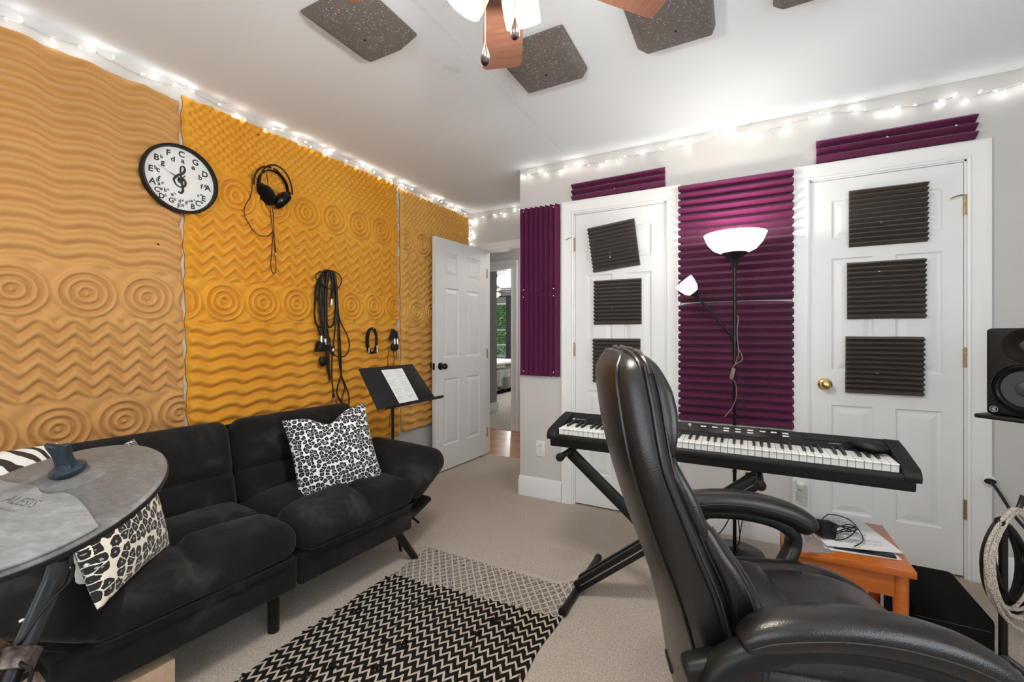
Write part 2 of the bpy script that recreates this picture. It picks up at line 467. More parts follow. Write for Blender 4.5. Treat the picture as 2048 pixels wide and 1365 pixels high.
class MB:
    def __init__(s): s.v = []; s.f = []
    def add(s, vs, fs, mat=None):
        o = len(s.v)
        if mat is not None: vs = [tuple(mat @ Vector(p)) for p in vs]
        s.v += [tuple(p) for p in vs]
        s.f += [tuple(i + o for i in q) for q in fs]
        return s
    def box(s, c, d, rot=None, mat=None):
        x, y, z = d[0] / 2, d[1] / 2, d[2] / 2
        vs = [Vector((a * x, b * y, e * z)) for a in (-1, 1) for b in (-1, 1) for e in (-1, 1)]
        if rot is not None:
            m3 = Euler(rot).to_matrix(); vs = [m3 @ p for p in vs]
        vs = [p + Vector(c) for p in vs]
        return s.add(vs, [(0, 1, 3, 2), (4, 6, 7, 5), (0, 4, 5, 1), (2, 3, 7, 6), (0, 2, 6, 4), (1, 5, 7, 3)], mat)
    def span(s, a, b): # box by two corners
        return s.box([(a[i] + b[i]) / 2 for i in range(3)], [abs(b[i] - a[i]) for i in range(3)])
    def tube(s, pts, r, n=8, flat=1.0, cap=True, up=None, mat=None):
        P = [Vector(p) for p in pts]
        rs = r if isinstance(r, (list, tuple)) else [r] * len(P)
        T = []
        for i in range(len(P)):
            a = P[max(0, i - 1)]; b = P[min(len(P) - 1, i + 1)]
            t = (b - a); T.append(t.normalized() if t.length > 1e-9 else Vector((0, 0, 1)))
        u = Vector(up) if up is not None else Vector((0, 0, 1))
        if abs(u.dot(T[0])) > 0.95: u = Vector((1, 0, 0))
        N = (u - T[0] * u.dot(T[0])).normalized()
        vs = []
        for i, p in enumerate(P):
            if up is not None:
                N = Vector(up) - T[i] * Vector(up).dot(T[i]); N.normalize()
            else:
                N = N - T[i] * N.dot(T[i])
                if N.length < 1e-6: N = T[i].orthogonal()
                N.normalize()
            B = T[i].cross(N)
            for k in range(n):
                a = 2 * PI * k / n
                vs.append(p + (N * math.cos(a) * flat + B * math.sin(a)) * rs[i])
        fs = []
        for i in range(len(P) - 1):
            for k in range(n):
                a, b = i * n + k, i * n + (k + 1) % n
                fs.append((a, b, b + n, a + n))
        if cap:
            fs.append(tuple(range(n))[::-1]); fs.append(tuple(range((len(P) - 1) * n, len(P) * n)))
        return s.add(vs, fs, mat)
    def lathe(s, prof, n=32, mat=None, closed=False):
        vs = []; fs = []
        for r, z in prof:
            for k in range(n):
                a = 2 * PI * k / n; vs.append((r * math.cos(a), r * math.sin(a), z))
        m_ = len(prof)
        for i in range(m_ - 1 + (1 if closed else 0)):
            j = (i + 1) % m_
            for k in range(n):
                fs.append((i * n + k, i * n + (k + 1) % n, j * n + (k + 1) % n, j * n + k))
        if not closed:
            if prof[0][0] > 1e-5: fs.append(tuple(range(n)))
            if prof[-1][0] > 1e-5: fs.append(tuple(range((m_ - 1) * n, m_ * n)))
        return s.add(vs, fs, mat)
    def prism(s, poly, axis, a, b): # poly of 2D points in the plane of the other two axes
        def P(p, t):
            if axis == 0: return (t, p[0], p[1])
            if axis == 1: return (p[0], t, p[1])
            return (p[0], p[1], t)
        n = len(poly)
        vs = [P(p, a) for p in poly] + [P(p, b) for p in poly]
        fs = [(i, (i + 1) % n, n + (i + 1) % n, n + i) for i in range(n)]
        fs += [tuple(range(n))[::-1], tuple(range(n, 2 * n))]
        return s.add(vs, fs)
    def loft(s, rings, cap=True, mat=None, closed=False):
        n = len(rings[0]); vs = [p for r_ in rings for p in r_]; fs = []
        m_ = len(rings)
        for i in range(m_ if closed else m_ - 1):
            j = (i + 1) % m_
            for k in range(n):
                fs.append((i * n + k, i * n + (k + 1) % n, j * n + (k + 1) % n, j * n + k))
        if cap and not closed:
            fs.append(tuple(range(n))); fs.append(tuple(range((m_ - 1) * n, m_ * n)))
        return s.add(vs, fs, mat)
    def build(s, name, mat, parent=None, bevel=0.0, seg=2, loc=None, rot=None, ang=35, weld=False):
        me = bpy.data.meshes.new(name)
        me.from_pydata([tuple(p) for p in s.v], [], s.f)
        me.validate()
        if bevel or weld:
            b = bmesh.new(); b.from_mesh(me)
            if weld: bmesh.ops.remove_doubles(b, verts=b.verts, dist=1e-5)
            bmesh.ops.recalc_face_normals(b, faces=b.faces)
            if bevel:
                es = [e for e in b.edges if len(e.link_faces) == 2 and e.calc_face_angle(0) > R(30)]
                bmesh.ops.bevel(b, geom=es, offset=bevel, segments=seg, affect='EDGES', profile=0.5, clamp_overlap=True)
            b.to_mesh(me); b.free()
        me.materials.append(MAT[mat] if isinstance(mat, str) else mat)
        o = bpy.data.objects.new(name, me)
        COL.objects.link(o)
        if parent is not None: o.parent = parent
        if loc is not None: o.location = loc
        if rot is not None: o.rotation_euler = rot
        finish(o, ang)
        return o

def tag(o, label, cat, group=None, kind=None):
    o['label'] = label
    o['category'] = cat
    if group: o['group'] = group
    if kind: o['kind'] = kind
    return o

def thing(name, label, cat, loc=(0, 0, 0), rotz=0.0, group=None, rot=None):
    o = bpy.data.objects.new(name, None)
    o.empty_display_size = 0.1
    COL.objects.link(o)
    o.location = loc
    o.rotation_euler = rot if rot is not None else (0, 0, rotz)
    return tag(o, label, cat, group)

def struct(o):
    o['kind'] = 'structure'
    return o

def smooth_path(pts, n=8):
    P = [Vector(p) for p in pts]; out = []
    for i in range(len(P) - 1):
        p0 = P[max(0, i - 1)]; p1 = P[i]; p2 = P[i + 1]; p3 = P[min(len(P) - 1, i + 2)]
        for k in range(n):
            t = k / n
            out.append(0.5 * ((2 * p1) + (-p0 + p2) * t + (2 * p0 - 5 * p1 + 4 * p2 - p3) * t * t + (-p0 + 3 * p1 - 3 * p2 + p3) * t ** 3))
    out.append(P[-1])
    return out

def text_geo(mb, s, size, mat, depth=0.0, align='CENTER', bold=0.0):
    cu = bpy.data.curves.new('txt', 'FONT')
    cu.body = s; cu.size = size; cu.align_x = align; cu.align_y = 'CENTER'
    cu.resolution_u = 3; cu.extrude = depth; cu.offset = size * bold
    ob = bpy.data.objects.new('txt', cu)
    COL.objects.link(ob)
    bpy.context.view_layer.update()
    me = bpy.data.meshes.new_from_object(ob.evaluated_get(bpy.context.evaluated_depsgraph_get()))
    mb.add([tuple(v_.co) for v_ in me.vertices], [tuple(p.vertices) for p in me.polygons], mat)
    bpy.data.objects.remove(ob); bpy.data.meshes.remove(me); bpy.data.curves.remove(cu)

def basis(o, x, y, z): # matrix with columns x,y,z and origin o
    m_ = Matrix.Identity(4)
    for i in range(3):
        m_[i][0], m_[i][1], m_[i][2], m_[i][3] = x[i], y[i], z[i], o[i]
    return m_

def superellipse(a, b, e, n):
    out = []
    for k in range(n):
        t = 2 * PI * k / n
        c, s_ = math.cos(t), math.sin(t)
        out.append((a * math.copysign(abs(c) ** (2 / e), c), b * math.copysign(abs(s_) ** (2 / e), s_)))
    return out

def lerp_tab(tab, t):
    if t <= tab[0][0]: return tab[0][1]
    n = len(tab)
    for i in range(n - 1):
        (a, va), (b, vb) = tab[i], tab[i + 1]
        if t <= b:
            h_ = b - a; k = (t - a) / h_
            pa = tab[i - 1] if i > 0 else tab[i]; pb = tab[i + 2] if i + 2 < n else tab[i + 1]
            ma = (vb - pa[1]) / (b - pa[0]) * h_; mb_ = (pb[1] - va) / (pb[0] - a) * h_
            return (2 * k ** 3 - 3 * k * k + 1) * va + (k ** 3 - 2 * k * k + k) * ma + (3 * k * k - 2 * k ** 3) * vb + (k ** 3 - k * k) * mb_
    return tab[-1][1]

def puffy(name, mat, parent, half, n=(20, 20, 6), r=0.05, puff=0.02, seams=(), fn=None, **kw):
    """upholstered block: rounded box, crowned top, stitched valleys; seams = [(axis, pos, depth, width)]"""
    hx, hy, hz = half
    def lin(k, m_): # denser near the ends
        t = k / m_ * 2 - 1
        return math.sin(t * PI / 2) * 0.35 + t * 0.65
    us = [lin(k, n[0]) for k in range(n[0] + 1)]
    vs_ = [lin(k, n[1]) for k in range(n[1] + 1)]
    ws = [lin(k, n[2]) for k in range(n[2] + 1)]
    mb = MB()
    rz = min(r, hz * 0.98)
    def shape(u, v_, w_):
        P = Vector((u * hx, v_ * hy, w_ * hz))
        Q = Vector((max(-hx + rz, min(hx - rz, P.x)), max(-hy + rz, min(hy - rz, P.y)), max(-hz + rz, min(hz - rz, P.z))))
        d = P - Q
        if d.length > 1e-7: P = Q + d.normalized() * rz
        f_ = max(0.0, w_)
        cz = puff * (1 - abs(u) ** 3) * (1 - abs(v_) ** 3) * f_
        for ax, pos, dep, wid in seams:
            q = P.x if ax == 0 else P.y
            cz -= dep * math.exp(-((q - pos) / wid) ** 2) * f_
        P.z += cz
        P = Vector(P)
        if fn: P = Vector(fn(P, u, v_, w_))
        return P
    def grid(A, B, f_):
        vv = [f_(a, b) for a in A for b in B]
        m_ = len(B)
        ff = [(i * m_ + j, i * m_ + j + 1, (i + 1) * m_ + j + 1, (i + 1) * m_ + j) for i in range(len(A) - 1) for j in range(m_ - 1)]
        mb.add(vv, ff)
    grid(us, vs_, lambda a, b: shape(a, b, 1)); grid(us, vs_, lambda a, b: shape(a, b, -1))
    grid(us, ws, lambda a, b: shape(a, 1, b)); grid(us, ws, lambda a, b: shape(a, -1, b))
    grid(vs_, ws, lambda a, b: shape(1, a, b)); grid(vs_, ws, lambda a, b: shape(-1, a, b))
    return mb.build(name, mat, parent, weld=True, ang=60, **kw)

def pillow_mesh(w, h, t, n=28, dent=0.0):
    mb = MB()
    for side in (1, -1):
        vs = []
        for i in range(n + 1):
            for j in range(n + 1):
                u = math.sin((i / n * 2 - 1) * PI / 2); v_ = math.sin((j / n * 2 - 1) * PI / 2)
                k = 1 - 0.07 * (1 - v_ * v_) * abs(u) ** 2
                l = 1 - 0.07 * (1 - u * u) * abs(v_) ** 2
                x = u * w / 2 * k; y = v_ * h / 2 * l
                if dent and v_ > 0: y -= dent * math.exp(-(u / 0.33) ** 2) * v_ ** 2
                z = side * t / 2 * (max(0, (1 - u * u)) ** 0.45) * (max(0, (1 - v_ * v_)) ** 0.45)
                z += 0.006 * noise.noise(Vector((x * 9, y * 9, side))) * (1 - max(abs(u), abs(v_)) ** 6)
                vs.append((x, y, z))
        mb.add(vs, [(i * (n + 1) + j, i * (n + 1) + j + 1, (i + 1) * (n + 1) + j + 1, (i + 1) * (n + 1) + j) for i in range(n) for j in range(n)])
    return mb

# ================================================================ THE SETTING
def boxes(name, mat, spans, **kw):
    mb = MB()
    for a, b in spans: mb.span(a, b)
    return struct(mb.build(name, mat, **kw))

# floors
boxes('floor', 'carpet', [((XL - 0.1, YB - 0.1, -0.1), (XR + 0.1, YN + 0.02, 0))])
boxes('floor_hall', 'hall_wood', [((-4.3, YN + 0.02, -0.1), (2.0, 4.80, -0.004))])
boxes('floor_bedroom', 'bed_carpet', [((-7.3, 4.80, -0.1), (-1.4, 10.3, 0.0))])
boxes('ceiling', 'ceiling', [((XL - 0.1, YB - 0.1, H), (XR + 0.1, YN + 0.1, H + 0.1))])
boxes('ceiling_hall', 'ceiling', [((-7.3, YN + 0.1, H), (2.0, 10.3, H + 0.1))])
# walls of the room
boxes('wall_left', 'wall', [((XL - 0.1, YB - 0.1, 0), (XL, YN + 0.1, H))])
boxes('wall_right', 'wall', [((XR, YB - 0.1, 0), (XR + 0.1, -0.60, H)), ((XR, 0.90, 0), (XR + 0.1, YN + 0.1, H)),
                             ((XR, -0.60, 0), (XR + 0.1, 0.90, 0.68)), ((XR, -0.60, 2.2), (XR + 0.1, 0.90, H))])
boxes('wall_rear', 'wall', [((XL, YB - 0.1, 0), (-1.62, YB, H)), ((0.72, YB - 0.1, 0), (XR, YB, H)),
                            ((-1.62, YB - 0.1, 0), (0.72, YB, 0.68)), ((-1.62, YB - 0.1, 2.22), (0.72, YB, H))])
D1 = (-1.056, -0.434); D2 = (0.327, 0.963); DT = 2.052
boxes('wall_closet', 'wall', [((XC, YC, 0), (D1[0], YC + 0.11, H)), ((D1[0], YC, DT), (D1[1], YC + 0.11, H)), ((D1[1], YC, 0), (D2[0], YC + 0.11, H)),
                              ((D2[0], YC, DT), (D2[1], YC + 0.11, H)), ((D2[1], YC, 0), (XR, YC + 0.11, H))])
boxes('wall_nook', 'wall', [((XC, YC + 0.11, 0), (XC + 0.11, YN, H))])
boxes('wall_far', 'wall', [((XL, YN, 0), (-2.30, YN + 0.1, H)), ((-2.30, YN, 2.045), (-1.54, YN + 0.1, H)), ((-1.54, YN, 0), (XR, YN + 0.1, H))])
boxes('wall_hall', 'wall', [((-4.3, 4.79, 0), (-3.40, 4.89, H)), ((-3.40, 4.79, 2.04), (-2.56, 4.89, H)), ((-2.56, 4.79, 0), (2.0, 4.89, H)),
                            ((-4.4, YN, 0), (-4.3, 4.89, H)), ((-4.3, YN, 0), (XL - 0.1, YN + 0.1, H)), ((2.0, YN, 0), (2.1, 4.89, H))])
boxes('wall_bedroom', 'taupe', [((-4.4, 4.89, 0), (-3.47, 6.0, H)), ((-7.3, 4.8, 0), (-7.2, 10.3, H)), ((-1.5, 4.89, 0), (-1.4, 10.3, H)),
                                ((-7.2, 10.1, 0), (-6.95, 10.2, H)), ((-6.95, 10.1, 0), (-5.46, 10.2, 0.62)), ((-6.95, 10.1, 2.08), (-5.46, 10.2, H)), ((-5.46, 10.1, 0), (-1.5, 10.2, H))])
boxes('baseboard_bedroom', 'trim', [((-3.47, 4.9, 0), (-3.45, 6.02, 0.14)), ((-4.4, 6.0, 0), (-3.47, 6.02, 0.14))])

def baseboard(name, a, b, nrm):
    """moulded skirting from a to b (floor points); nrm points into the room"""
    a = Vector((a[0], a[1], 0)); b = Vector((b[0], b[1], 0)); n = Vector((nrm[0], nrm[1], 0))
    prof = [(0.0005, 0), (0.016, 0), (0.016, 0.105), (0.012, 0.115), (0.010, 0.13), (0.005, 0.142), (0.0005, 0.145)]
    mb = MB(); rings = []
    for p in (a, b): rings.append([p + n * d + Vector((0, 0, z)) for d, z in prof])
    mb.loft(rings)
    return struct(mb.build(name, 'trim', ang=50))
baseboard('baseboard_left', (XL, YB), (XL, YN), (1, 0))
baseboard('baseboard_closet', (XC, YC), (-1.147, YC), (0, -1))
baseboard('baseboard_middle', (-0.362, YC), (0.258, YC), (0, -1))
baseboard('baseboard_right_of_closet', (1.048, YC), (XR, YC), (0, -1))
baseboard('baseboard_right', (XR, YB), (XR, YC), (-1, 0))
baseboard('baseboard_rear', (XL, YB), (XR, YB), (0, 1))
baseboard('baseboard_nook', (XC, YC), (XC, YN), (-1, 0))

def casing(name, x0, x1, top, Y, ow=0.088, side=-1, right=True, left=True):
    """mitred moulded door casing round an opening x0..x1 on the wall plane Y"""
    prof = [(0.0, 0.0), (0.0, 0.009), (0.010, 0.013), (0.016, 0.010), (0.028, 0.012), (0.060, 0.017), (0.070, 0.021), (ow - 0.003, 0.021), (ow, 0.017), (ow, 0.0)]
    mb = MB()
    corners = [((x0, 0), (-1, 0)), ((x0, top), (-1, 1)), ((x1, top), (1, 1)), ((x1, 0), (1, 0))]
    rings = []
    for (x, z), (ox, oz) in corners:
        rings.append([(x + ox * d, Y + side * (h_ + 0.0006), z + oz * d) for d, h_ in prof])
    if not left: rings = rings[1:]
    if not right: rings = rings[:-1]
    mb.loft(rings)
    jamb = 0.10
    mb.span((x0 - 0.0, Y - side * 0.001, 0), (x0 + 0.008, Y - side * jamb, top))
    mb.span((x1 - 0.008, Y - side * 0.001, 0), (x1, Y - side * jamb, top))
    mb.span((x0, Y - side * 0.001, top - 0.008), (x1, Y - side * jamb, top))
    return struct(mb.build(name, 'trim', ang=25))
casing('trim_1', D1[0], D1[1], DT, YC)
casing('trim_2', D2[0], D2[1], DT, YC, ow=0.083)
casing('trim_3', -2.30, -1.54, 2.045, YN, ow=0.056)
casing('trim_4', -3.40, -2.56, 2.04, 4.79, ow=0.09)

def six_panel(mb, w, h, th, cols, rows):
    """door leaf from (0,0,0) to (w,th,h); both faces with raised panels"""
    xs = [0] + [c for p in cols for c in p] + [w]
    zs = [0] + [c for p in rows for c in p] + [h]
    for side in (0, 1):
        y = 0.0 if side == 0 else th; sg = 1 if side == 0 else -1
        for i in range(len(xs) - 1):
            for j in range(len(zs) - 1):
                x0, x1, z0, z1 = xs[i], xs[i + 1], zs[j], zs[j + 1]
                if (i % 2 == 1) and (j % 2 == 1):
                    loops = []
                    for ins, dep in ((0, 0), (0.006, 0.006), (0.012, 0.0075), (0.018, 0.0075), (0.044, 0.0015)):
                        loops.append([(x0 + ins, y + sg * dep, z0 + ins), (x1 - ins, y + sg * dep, z0 + ins), (x1 - ins, y + sg * dep, z1 - ins), (x0 + ins, y + sg * dep, z1 - ins)])
                    for a, b in zip(loops, loops[1:]):
                        mb.add(a + b, [(k, (k + 1) % 4, 4 + (k + 1) % 4, 4 + k) for k in range(4)])
                    mb.add(loops[-1], [(0, 1, 2, 3)])
                else:
                    mb.add([(x0, y, z0), (x1, y, z0), (x1, y, z1), (x0, y, z1)], [(0, 1, 2, 3)])
    mb.add([(0, 0, 0), (w, 0, 0), (w, th, 0), (0, th, 0), (0, 0, h), (w, 0, h), (w, th, h), (0, th, h)], [(0, 1, 2, 3), (4, 5, 6, 7), (0, 3, 7, 4), (1, 2, 6, 5)])

def rows_for(h): return [(0.215, 0.80), (0.985, 1.60), (1.705, h - 0.115)]

def door(name, w, h, cols, mat='door'):
    mb = MB(); six_panel(mb, w, h, 0.035, cols, rows_for(h))
    o = mb.build(name, mat, weld=True, ang=8)
    return struct(o)

def hinge(parent, x, z, y=-0.006, mat='old_brass', pin=False):
    mb = MB()
    mb.tube([(x, y, z - 0.045), (x, y, z + 0.045)], 0.0065, 10)
    for k in range(5): mb.tube([(x, y, z - 0.045 + k * 0.018 + 0.001), (x, y, z - 0.028 + k * 0.018)], 0.0078, 10)
    mb.tube([(x, y, z + 0.045), (x, y, z + 0.052)], 0.005, 8)
    if pin:
        mb.tube(smooth_path([(x, y, z + 0.05), (x - 0.012, y - 0.008, z + 0.052), (x - 0.035, y - 0.016, z + 0.047), (x - 0.052, y - 0.018, z + 0.040)]), 0.0032, 8)
        mb.lathe([(0, -0.004), (0.005, -0.003), (0.005, 0.003), (0, 0.004)], 10, Matrix.Translation((x - 0.055, y - 0.019, z + 0.038)))
    h_ = mb.build('hinge', mat, parent)
    return h_

def knob(parent, x, z, y, side, mat, name='door_knob', r=0.027):
    mb = MB()
    prof = [(0.033, 0.0), (0.033, 0.004), (0.026, 0.009), (0.012, 0.012), (0.010, 0.03), (0.018, 0.036), (r, 0.048), (r * 0.98, 0.058), (r * 0.7, 0.068), (0.010, 0.072), (0.0, 0.0725)]
    mb.lathe(prof, 28, Matrix.Translation((x, y, z)) @ Matrix.Rotation(R(90) * (1 if side < 0 else -1), 4, 'X'))
    return mb.build(name, mat, parent)

d1 = door('door_1', D1[1] - D1[0] - 0.018, 2.03, [(0.085, 0.262), (0.342, 0.519)])
d1.location = (D1[0] + 0.010, YC + 0.006, 0.012)
for z in (1.82, 1.08, 0.33): hinge(d1, -0.006, z, pin=(1 if z > 1.5 else False) and 0.001 or False)
d2 = door('door_2', D2[1] - D2[0] - 0.018, 2.03, [(0.092, 0.272), (0.362, 0.542)])
d2.location = (D2[0] + 0.008, YC + 0.006, 0.012)
w2 = D2[1] - D2[0] - 0.018
for z in (1.815, 1.07, 0.325): hinge(d2, w2 + 0.005, z, pin=(1 if z > 1.5 else False))
knob(d2, 0.062, 0.912, 0, -1, 'brass')
# open hall door
d3 = door('door_3', 0.755, 2.03, [(0.118, 0.322), (0.437, 0.641)])
ex = Vector((-2.350, 2.963)) - Vector((-2.298, 3.715))
d3.location = (-2.298 , 3.712, 0.012)
d3.rotation_euler = (0, 0, math.atan2(ex.y, ex.x))
# the leaf's +y side faces the room after turning
for sd in (1,):
    knob(d3, 0.69, 0.915, 0.035, 1, 'bronze')
knob(d3, 0.69, 0.915, 0.0, -1, 'bronze')
mb = MB(); mb.box((0.7553, 0.0175, 0.915), (0.002, 0.024, 0.058)); mb.box((0.757, 0.0175, 0.915), (0.008, 0.012, 0.014)); mb.build('latch_plate', 'bronze', d3)
for z in (1.8, 1.0, 0.22):
    mb = MB(); mb.tube([(-0.004, 0.038, z - 0.045), (-0.004, 0.038, z + 0.045)], 0.006, 10); mb.build('hinge', 'old_brass', d3)

# windows
def window(name, o, ax, w, h, rows=2, cols=2):
    mb = MB()
    def sp(u0, u1, z0, z1, t0, t1):
        if ax == 0: mb.span((o[0] + u0, o[1] + t0, o[2] + z0), (o[0] + u1, o[1] + t1, o[2] + z1))
        else: mb.span((o[0] + t0, o[1] + u0, o[2] + z0), (o[0] + t1, o[1] + u1, o[2] + z1))
    f_ = 0.05
    sp(0, w, 0, f_, -.03, .03); sp(0, w, h - f_, h, -.03, .03); sp(0, f_, f_, h - f_, -.03, .03); sp(w - f_, w, f_, h - f_, -.03, .03)
    for k in range(1, cols): sp(w * k / cols - .02, w * k / cols + .02, f_, h - f_, -.02, .02)
    for k in range(1, rows): sp(f_, w - f_, h * k / rows - .02, h * k / rows + .02, -.019, .019)
    fr = struct(mb.build(name, 'trim'))
    mb = MB(); sp(f_, w - f_, f_, h - f_, -.003, .003)
    mb.build('window_pane', 'glass', fr)
    return fr
window('added_window_1', (-1.62, YB - 0.05, 0.68), 0, 2.34, 1.54, 2, 3)  # unseen rear window, added to go with the rear fill panel
window('added_window_2', (XR + 0.05, -0.60, 0.68), 1, 1.5, 1.52, 2, 2)  # unseen right-hand window, added to go with the side fill panel
window('window_3', (-6.95, 10.16, 0.62), 0, 1.49, 1.46, 2, 1)

# ================================================================ ORANGE RELIEF FOAM SHEETS
def sstep(x, a, b):
    t = np.clip((x - a) / (b - a), 0, 1); return t * t * (3 - 2 * t)
def relief(Yg, Zg, bands):
    Hh = np.zeros_like(Yg); Wt = np.zeros_like(Yg)
    for kind, z0, z1, p in bands:
        w_ = sstep(Zg, z0 - 0.012, z0 + 0.012) * (1 - sstep(Zg, z1 - 0.012, z1 + 0.012))
        if kind == 'dimple':
            q = 0.044
            hh = 0.5 + 0.25 * (np.cos(2 * PI * (Yg + Zg * 0.9) / q) + np.cos(2 * PI * (Yg - Zg * 0.9) / q))
            hh = 0.15 + 0.7 * hh
        elif kind == 'zig':
            per, amp, sp = p
            t = 0.5 + np.arcsin(0.94 * np.sin(2 * PI * Yg / per)) / (2 * math.asin(0.94))
            hh = 1 - (0.5 + 0.5 * np.cos(2 * PI * (Zg + amp * t) / sp)) ** 1.7
        elif kind == 'wave':
            per, amp, sp = p
            t = 0.5 + 0.5 * np.sin(2 * PI * Yg / per + 0.4 * np.sin(2 * PI * Yg / per))
            t = 0.6 * t + 0.4 * np.abs(((Yg / per) % 1) * 2 - 1)
            hh = 1 - (0.5 + 0.5 * np.cos(2 * PI * (Zg + amp * t) / sp)) ** 1.3
        elif kind == 'circ':
            y0, zc, sp, rad, skew = p
            k = np.round((Yg - y0) / sp)
            yc = y0 + k * sp
            rr_ = np.hypot(Yg - yc, Zg - (zc + skew * (yc - y0)))
            inside = 1 - sstep(rr_, rad - 0.006, rad + 0.004)
            rings = 1 - (0.5 - 0.5 * np.cos(2 * PI * rr_ / (rad / 3.35))) ** 1.8
            bumps = 0.45 + 0.25 * np.cos(2 * PI * (Yg - y0) / (sp / 2)) * np.cos(2 * PI * (Zg - zc) / 0.10)
            hh = inside * rings + (1 - inside) * bumps
        Hh += w_ * hh; Wt += w_
    Hh = np.where(Wt > 1e-4, Hh / np.maximum(Wt, 1e-4), 0.5)
    return Hh

def relief_sheet(name, mat, y0, y1, z0, z1, bands, step=0.0055, depth=0.0235, base=0.014, tilt=(0, 0), seed=0, curl=0.0, bulge=0.0):
    ny = int((y1 - y0) / step); nz = int((z1 - z0) / step)
    ys = np.linspace(0, 1, ny + 1); zs = np.linspace(0, 1, nz + 1)
    U, V = np.meshgrid(ys, zs, indexing='ij')
    Yr = y0 + U * (y1 - y0); Zr = z0 + V * (z1 - z0)
    Hh = relief(Yr, Zr, bands)
    edge = np.minimum(np.minimum(U * (y1 - y0), (1 - U) * (y1 - y0)), np.minimum(V * (z1 - z0), (1 - V) * (z1 - z0)))
    em = sstep(edge, 0, 0.014)
    Xx = base * (0.35 + 0.65 * em) + depth * Hh * em
    wob = lambda t, s_: 0.0035 * np.sin(t * 31 + s_) + 0.0022 * np.sin(t * 67 + 2 * s_)
    Yy = Yr + tilt[0] * (Zr - z1) + wob(Zr, seed) * (np.abs(U - 0.5) * 2) ** 6
    Zz = Zr + tilt[1] * (Yr - y0) + wob(Yr, seed + 2) * (np.abs(V - 0.5) * 2) ** 6
    Xx = Xx + curl * (1 - V) ** 8 + bulge * np.sin(PI * V) 
    n0 = (ny + 1) * (nz + 1)
    co = np.stack([XL + 0.0015 + Xx, Yy, Zz], -1).reshape(-1, 3)
    back = co.copy(); back[:, 0] = XL + 0.001
    idx = np.arange(n0).reshape(ny + 1, nz + 1)
    q = np.stack([idx[:-1, :-1], idx[1:, :-1], idx[1:, 1:], idx[:-1, 1:]], -1).reshape(-1, 4)
    rim = list(idx[:, 0]) + list(idx[-1, 1:]) + list(idx[::-1, -1][1:]) + list(idx[0, ::-1][1:-1])
    rim = [int(k) for k in rim]
    allv = np.vstack([co, back[rim]])
    m_ = len(rim)
    sides = [(rim[k], rim[(k + 1) % m_], n0 + (k + 1) % m_, n0 + k) for k in range(m_)]
    faces = q.tolist() + sides + [tuple(n0 + k for k in range(m_))]
    me = bpy.data.meshes.new(name)
    me.from_pydata(allv.tolist(), [], faces)
    me.materials.append(MAT[mat])
    me.polygons.foreach_set('use_smooth', [True] * len(me.polygons))
    me.update()
    o = bpy.data.objects.new(name, me); COL.objects.link(o)
    return o

f1 = relief_sheet('relief_foam_sheet', 'foam_tan', -0.15, 1.118, 0.42, 2.352,
    [('wave', 1.49, 2.6, (0.215, 0.036, 0.061)), ('circ', 1.255, 1.49, (0.755, 1.366, 0.212, 0.104, 0)), ('zig', 0.93, 1.255, (0.106, 0.046, 0.059)), ('circ', 0.68, 0.93, (0.66, 0.81, 0.212, 0.104, 0)), ('wave', 0.1, 0.68, (0.215, 0.034, 0.061))], tilt=(-0.016, 0.0), seed=1)
tag(f1, 'tan relief foam sheet at the left edge with broad waves across its upper half', 'acoustic foam', 'relief foam sheets on the left wall')
f2 = relief_sheet('relief_foam_sheet', 'foam_orange', 1.128, 2.632, 0.365, 2.385,
    [('dimple', 2.075, 2.6, None), ('circ', 1.845, 2.075, (1.370, 1.945, 0.2135, 0.106, 0.03)), ('zig', 1.485, 1.845, (0.1065, 0.046, 0.061)), ('circ', 1.26, 1.485, (1.300, 1.367, 0.2115, 0.104, 0.025)), ('wave', 0.1, 1.26, (0.172, 0.030, 0.067))], tilt=(-0.016, 0.012), seed=4, depth=0.030)
tag(f2, 'deep orange relief foam sheet behind the clock, headphones and hanging cables', 'acoustic foam', 'relief foam sheets on the left wall')
f3 = relief_sheet('relief_foam_sheet', 'foam_tan2', 2.674, 3.655, 0.405, 2.385,
    [('dimple', 2.085, 2.6, None), ('circ', 1.855, 2.085, (2.93, 1.97, 0.2135, 0.106, 0)), ('zig', 1.50, 1.855, (0.1065, 0.046, 0.061)), ('circ', 1.27, 1.50, (2.845, 1.385, 0.2115, 0.104, 0)), ('wave', 0.1, 1.27, (0.172, 0.030, 0.067))], tilt=(-0.010, 0.006), seed=7, depth=0.030)
tag(f3, 'pale orange relief foam sheet partly behind the open hall door', 'acoustic foam', 'relief foam sheets on the left wall')
def push_pin(loc, nrm, mat, parent):
    mb = MB(); q = Vector(nrm).to_track_quat('Z', 'Y').to_matrix().to_4x4()
    mb.lathe([(0.0, 0.0), (0.0045, 0.0), (0.005, 0.0015), (0.003, 0.003), (0.0, 0.0033)], 10, Matrix.Translation(loc) @ q)
    return mb.build('push_pin', mat, parent)
for p in [(XL + 0.03, 1.50, 2.335), (XL + 0.03, 2.57, 2.345)]: push_pin(p, (1, 0, 0), 'black_plastic', f2)
for p in [(XL + 0.03, 2.72, 2.345), (XL + 0.03, 3.60, 2.345), (XL + 0.035, 2.76, 0.45)]: push_pin(p, (1, 0, 0), 'black_plastic', f3)
for p in [(XL + 0.034, 0.80, 2.10), (XL + 0.034, 1.02, 1.62)]: push_pin(p, (1, 0, 0), 'black_plastic', f1)

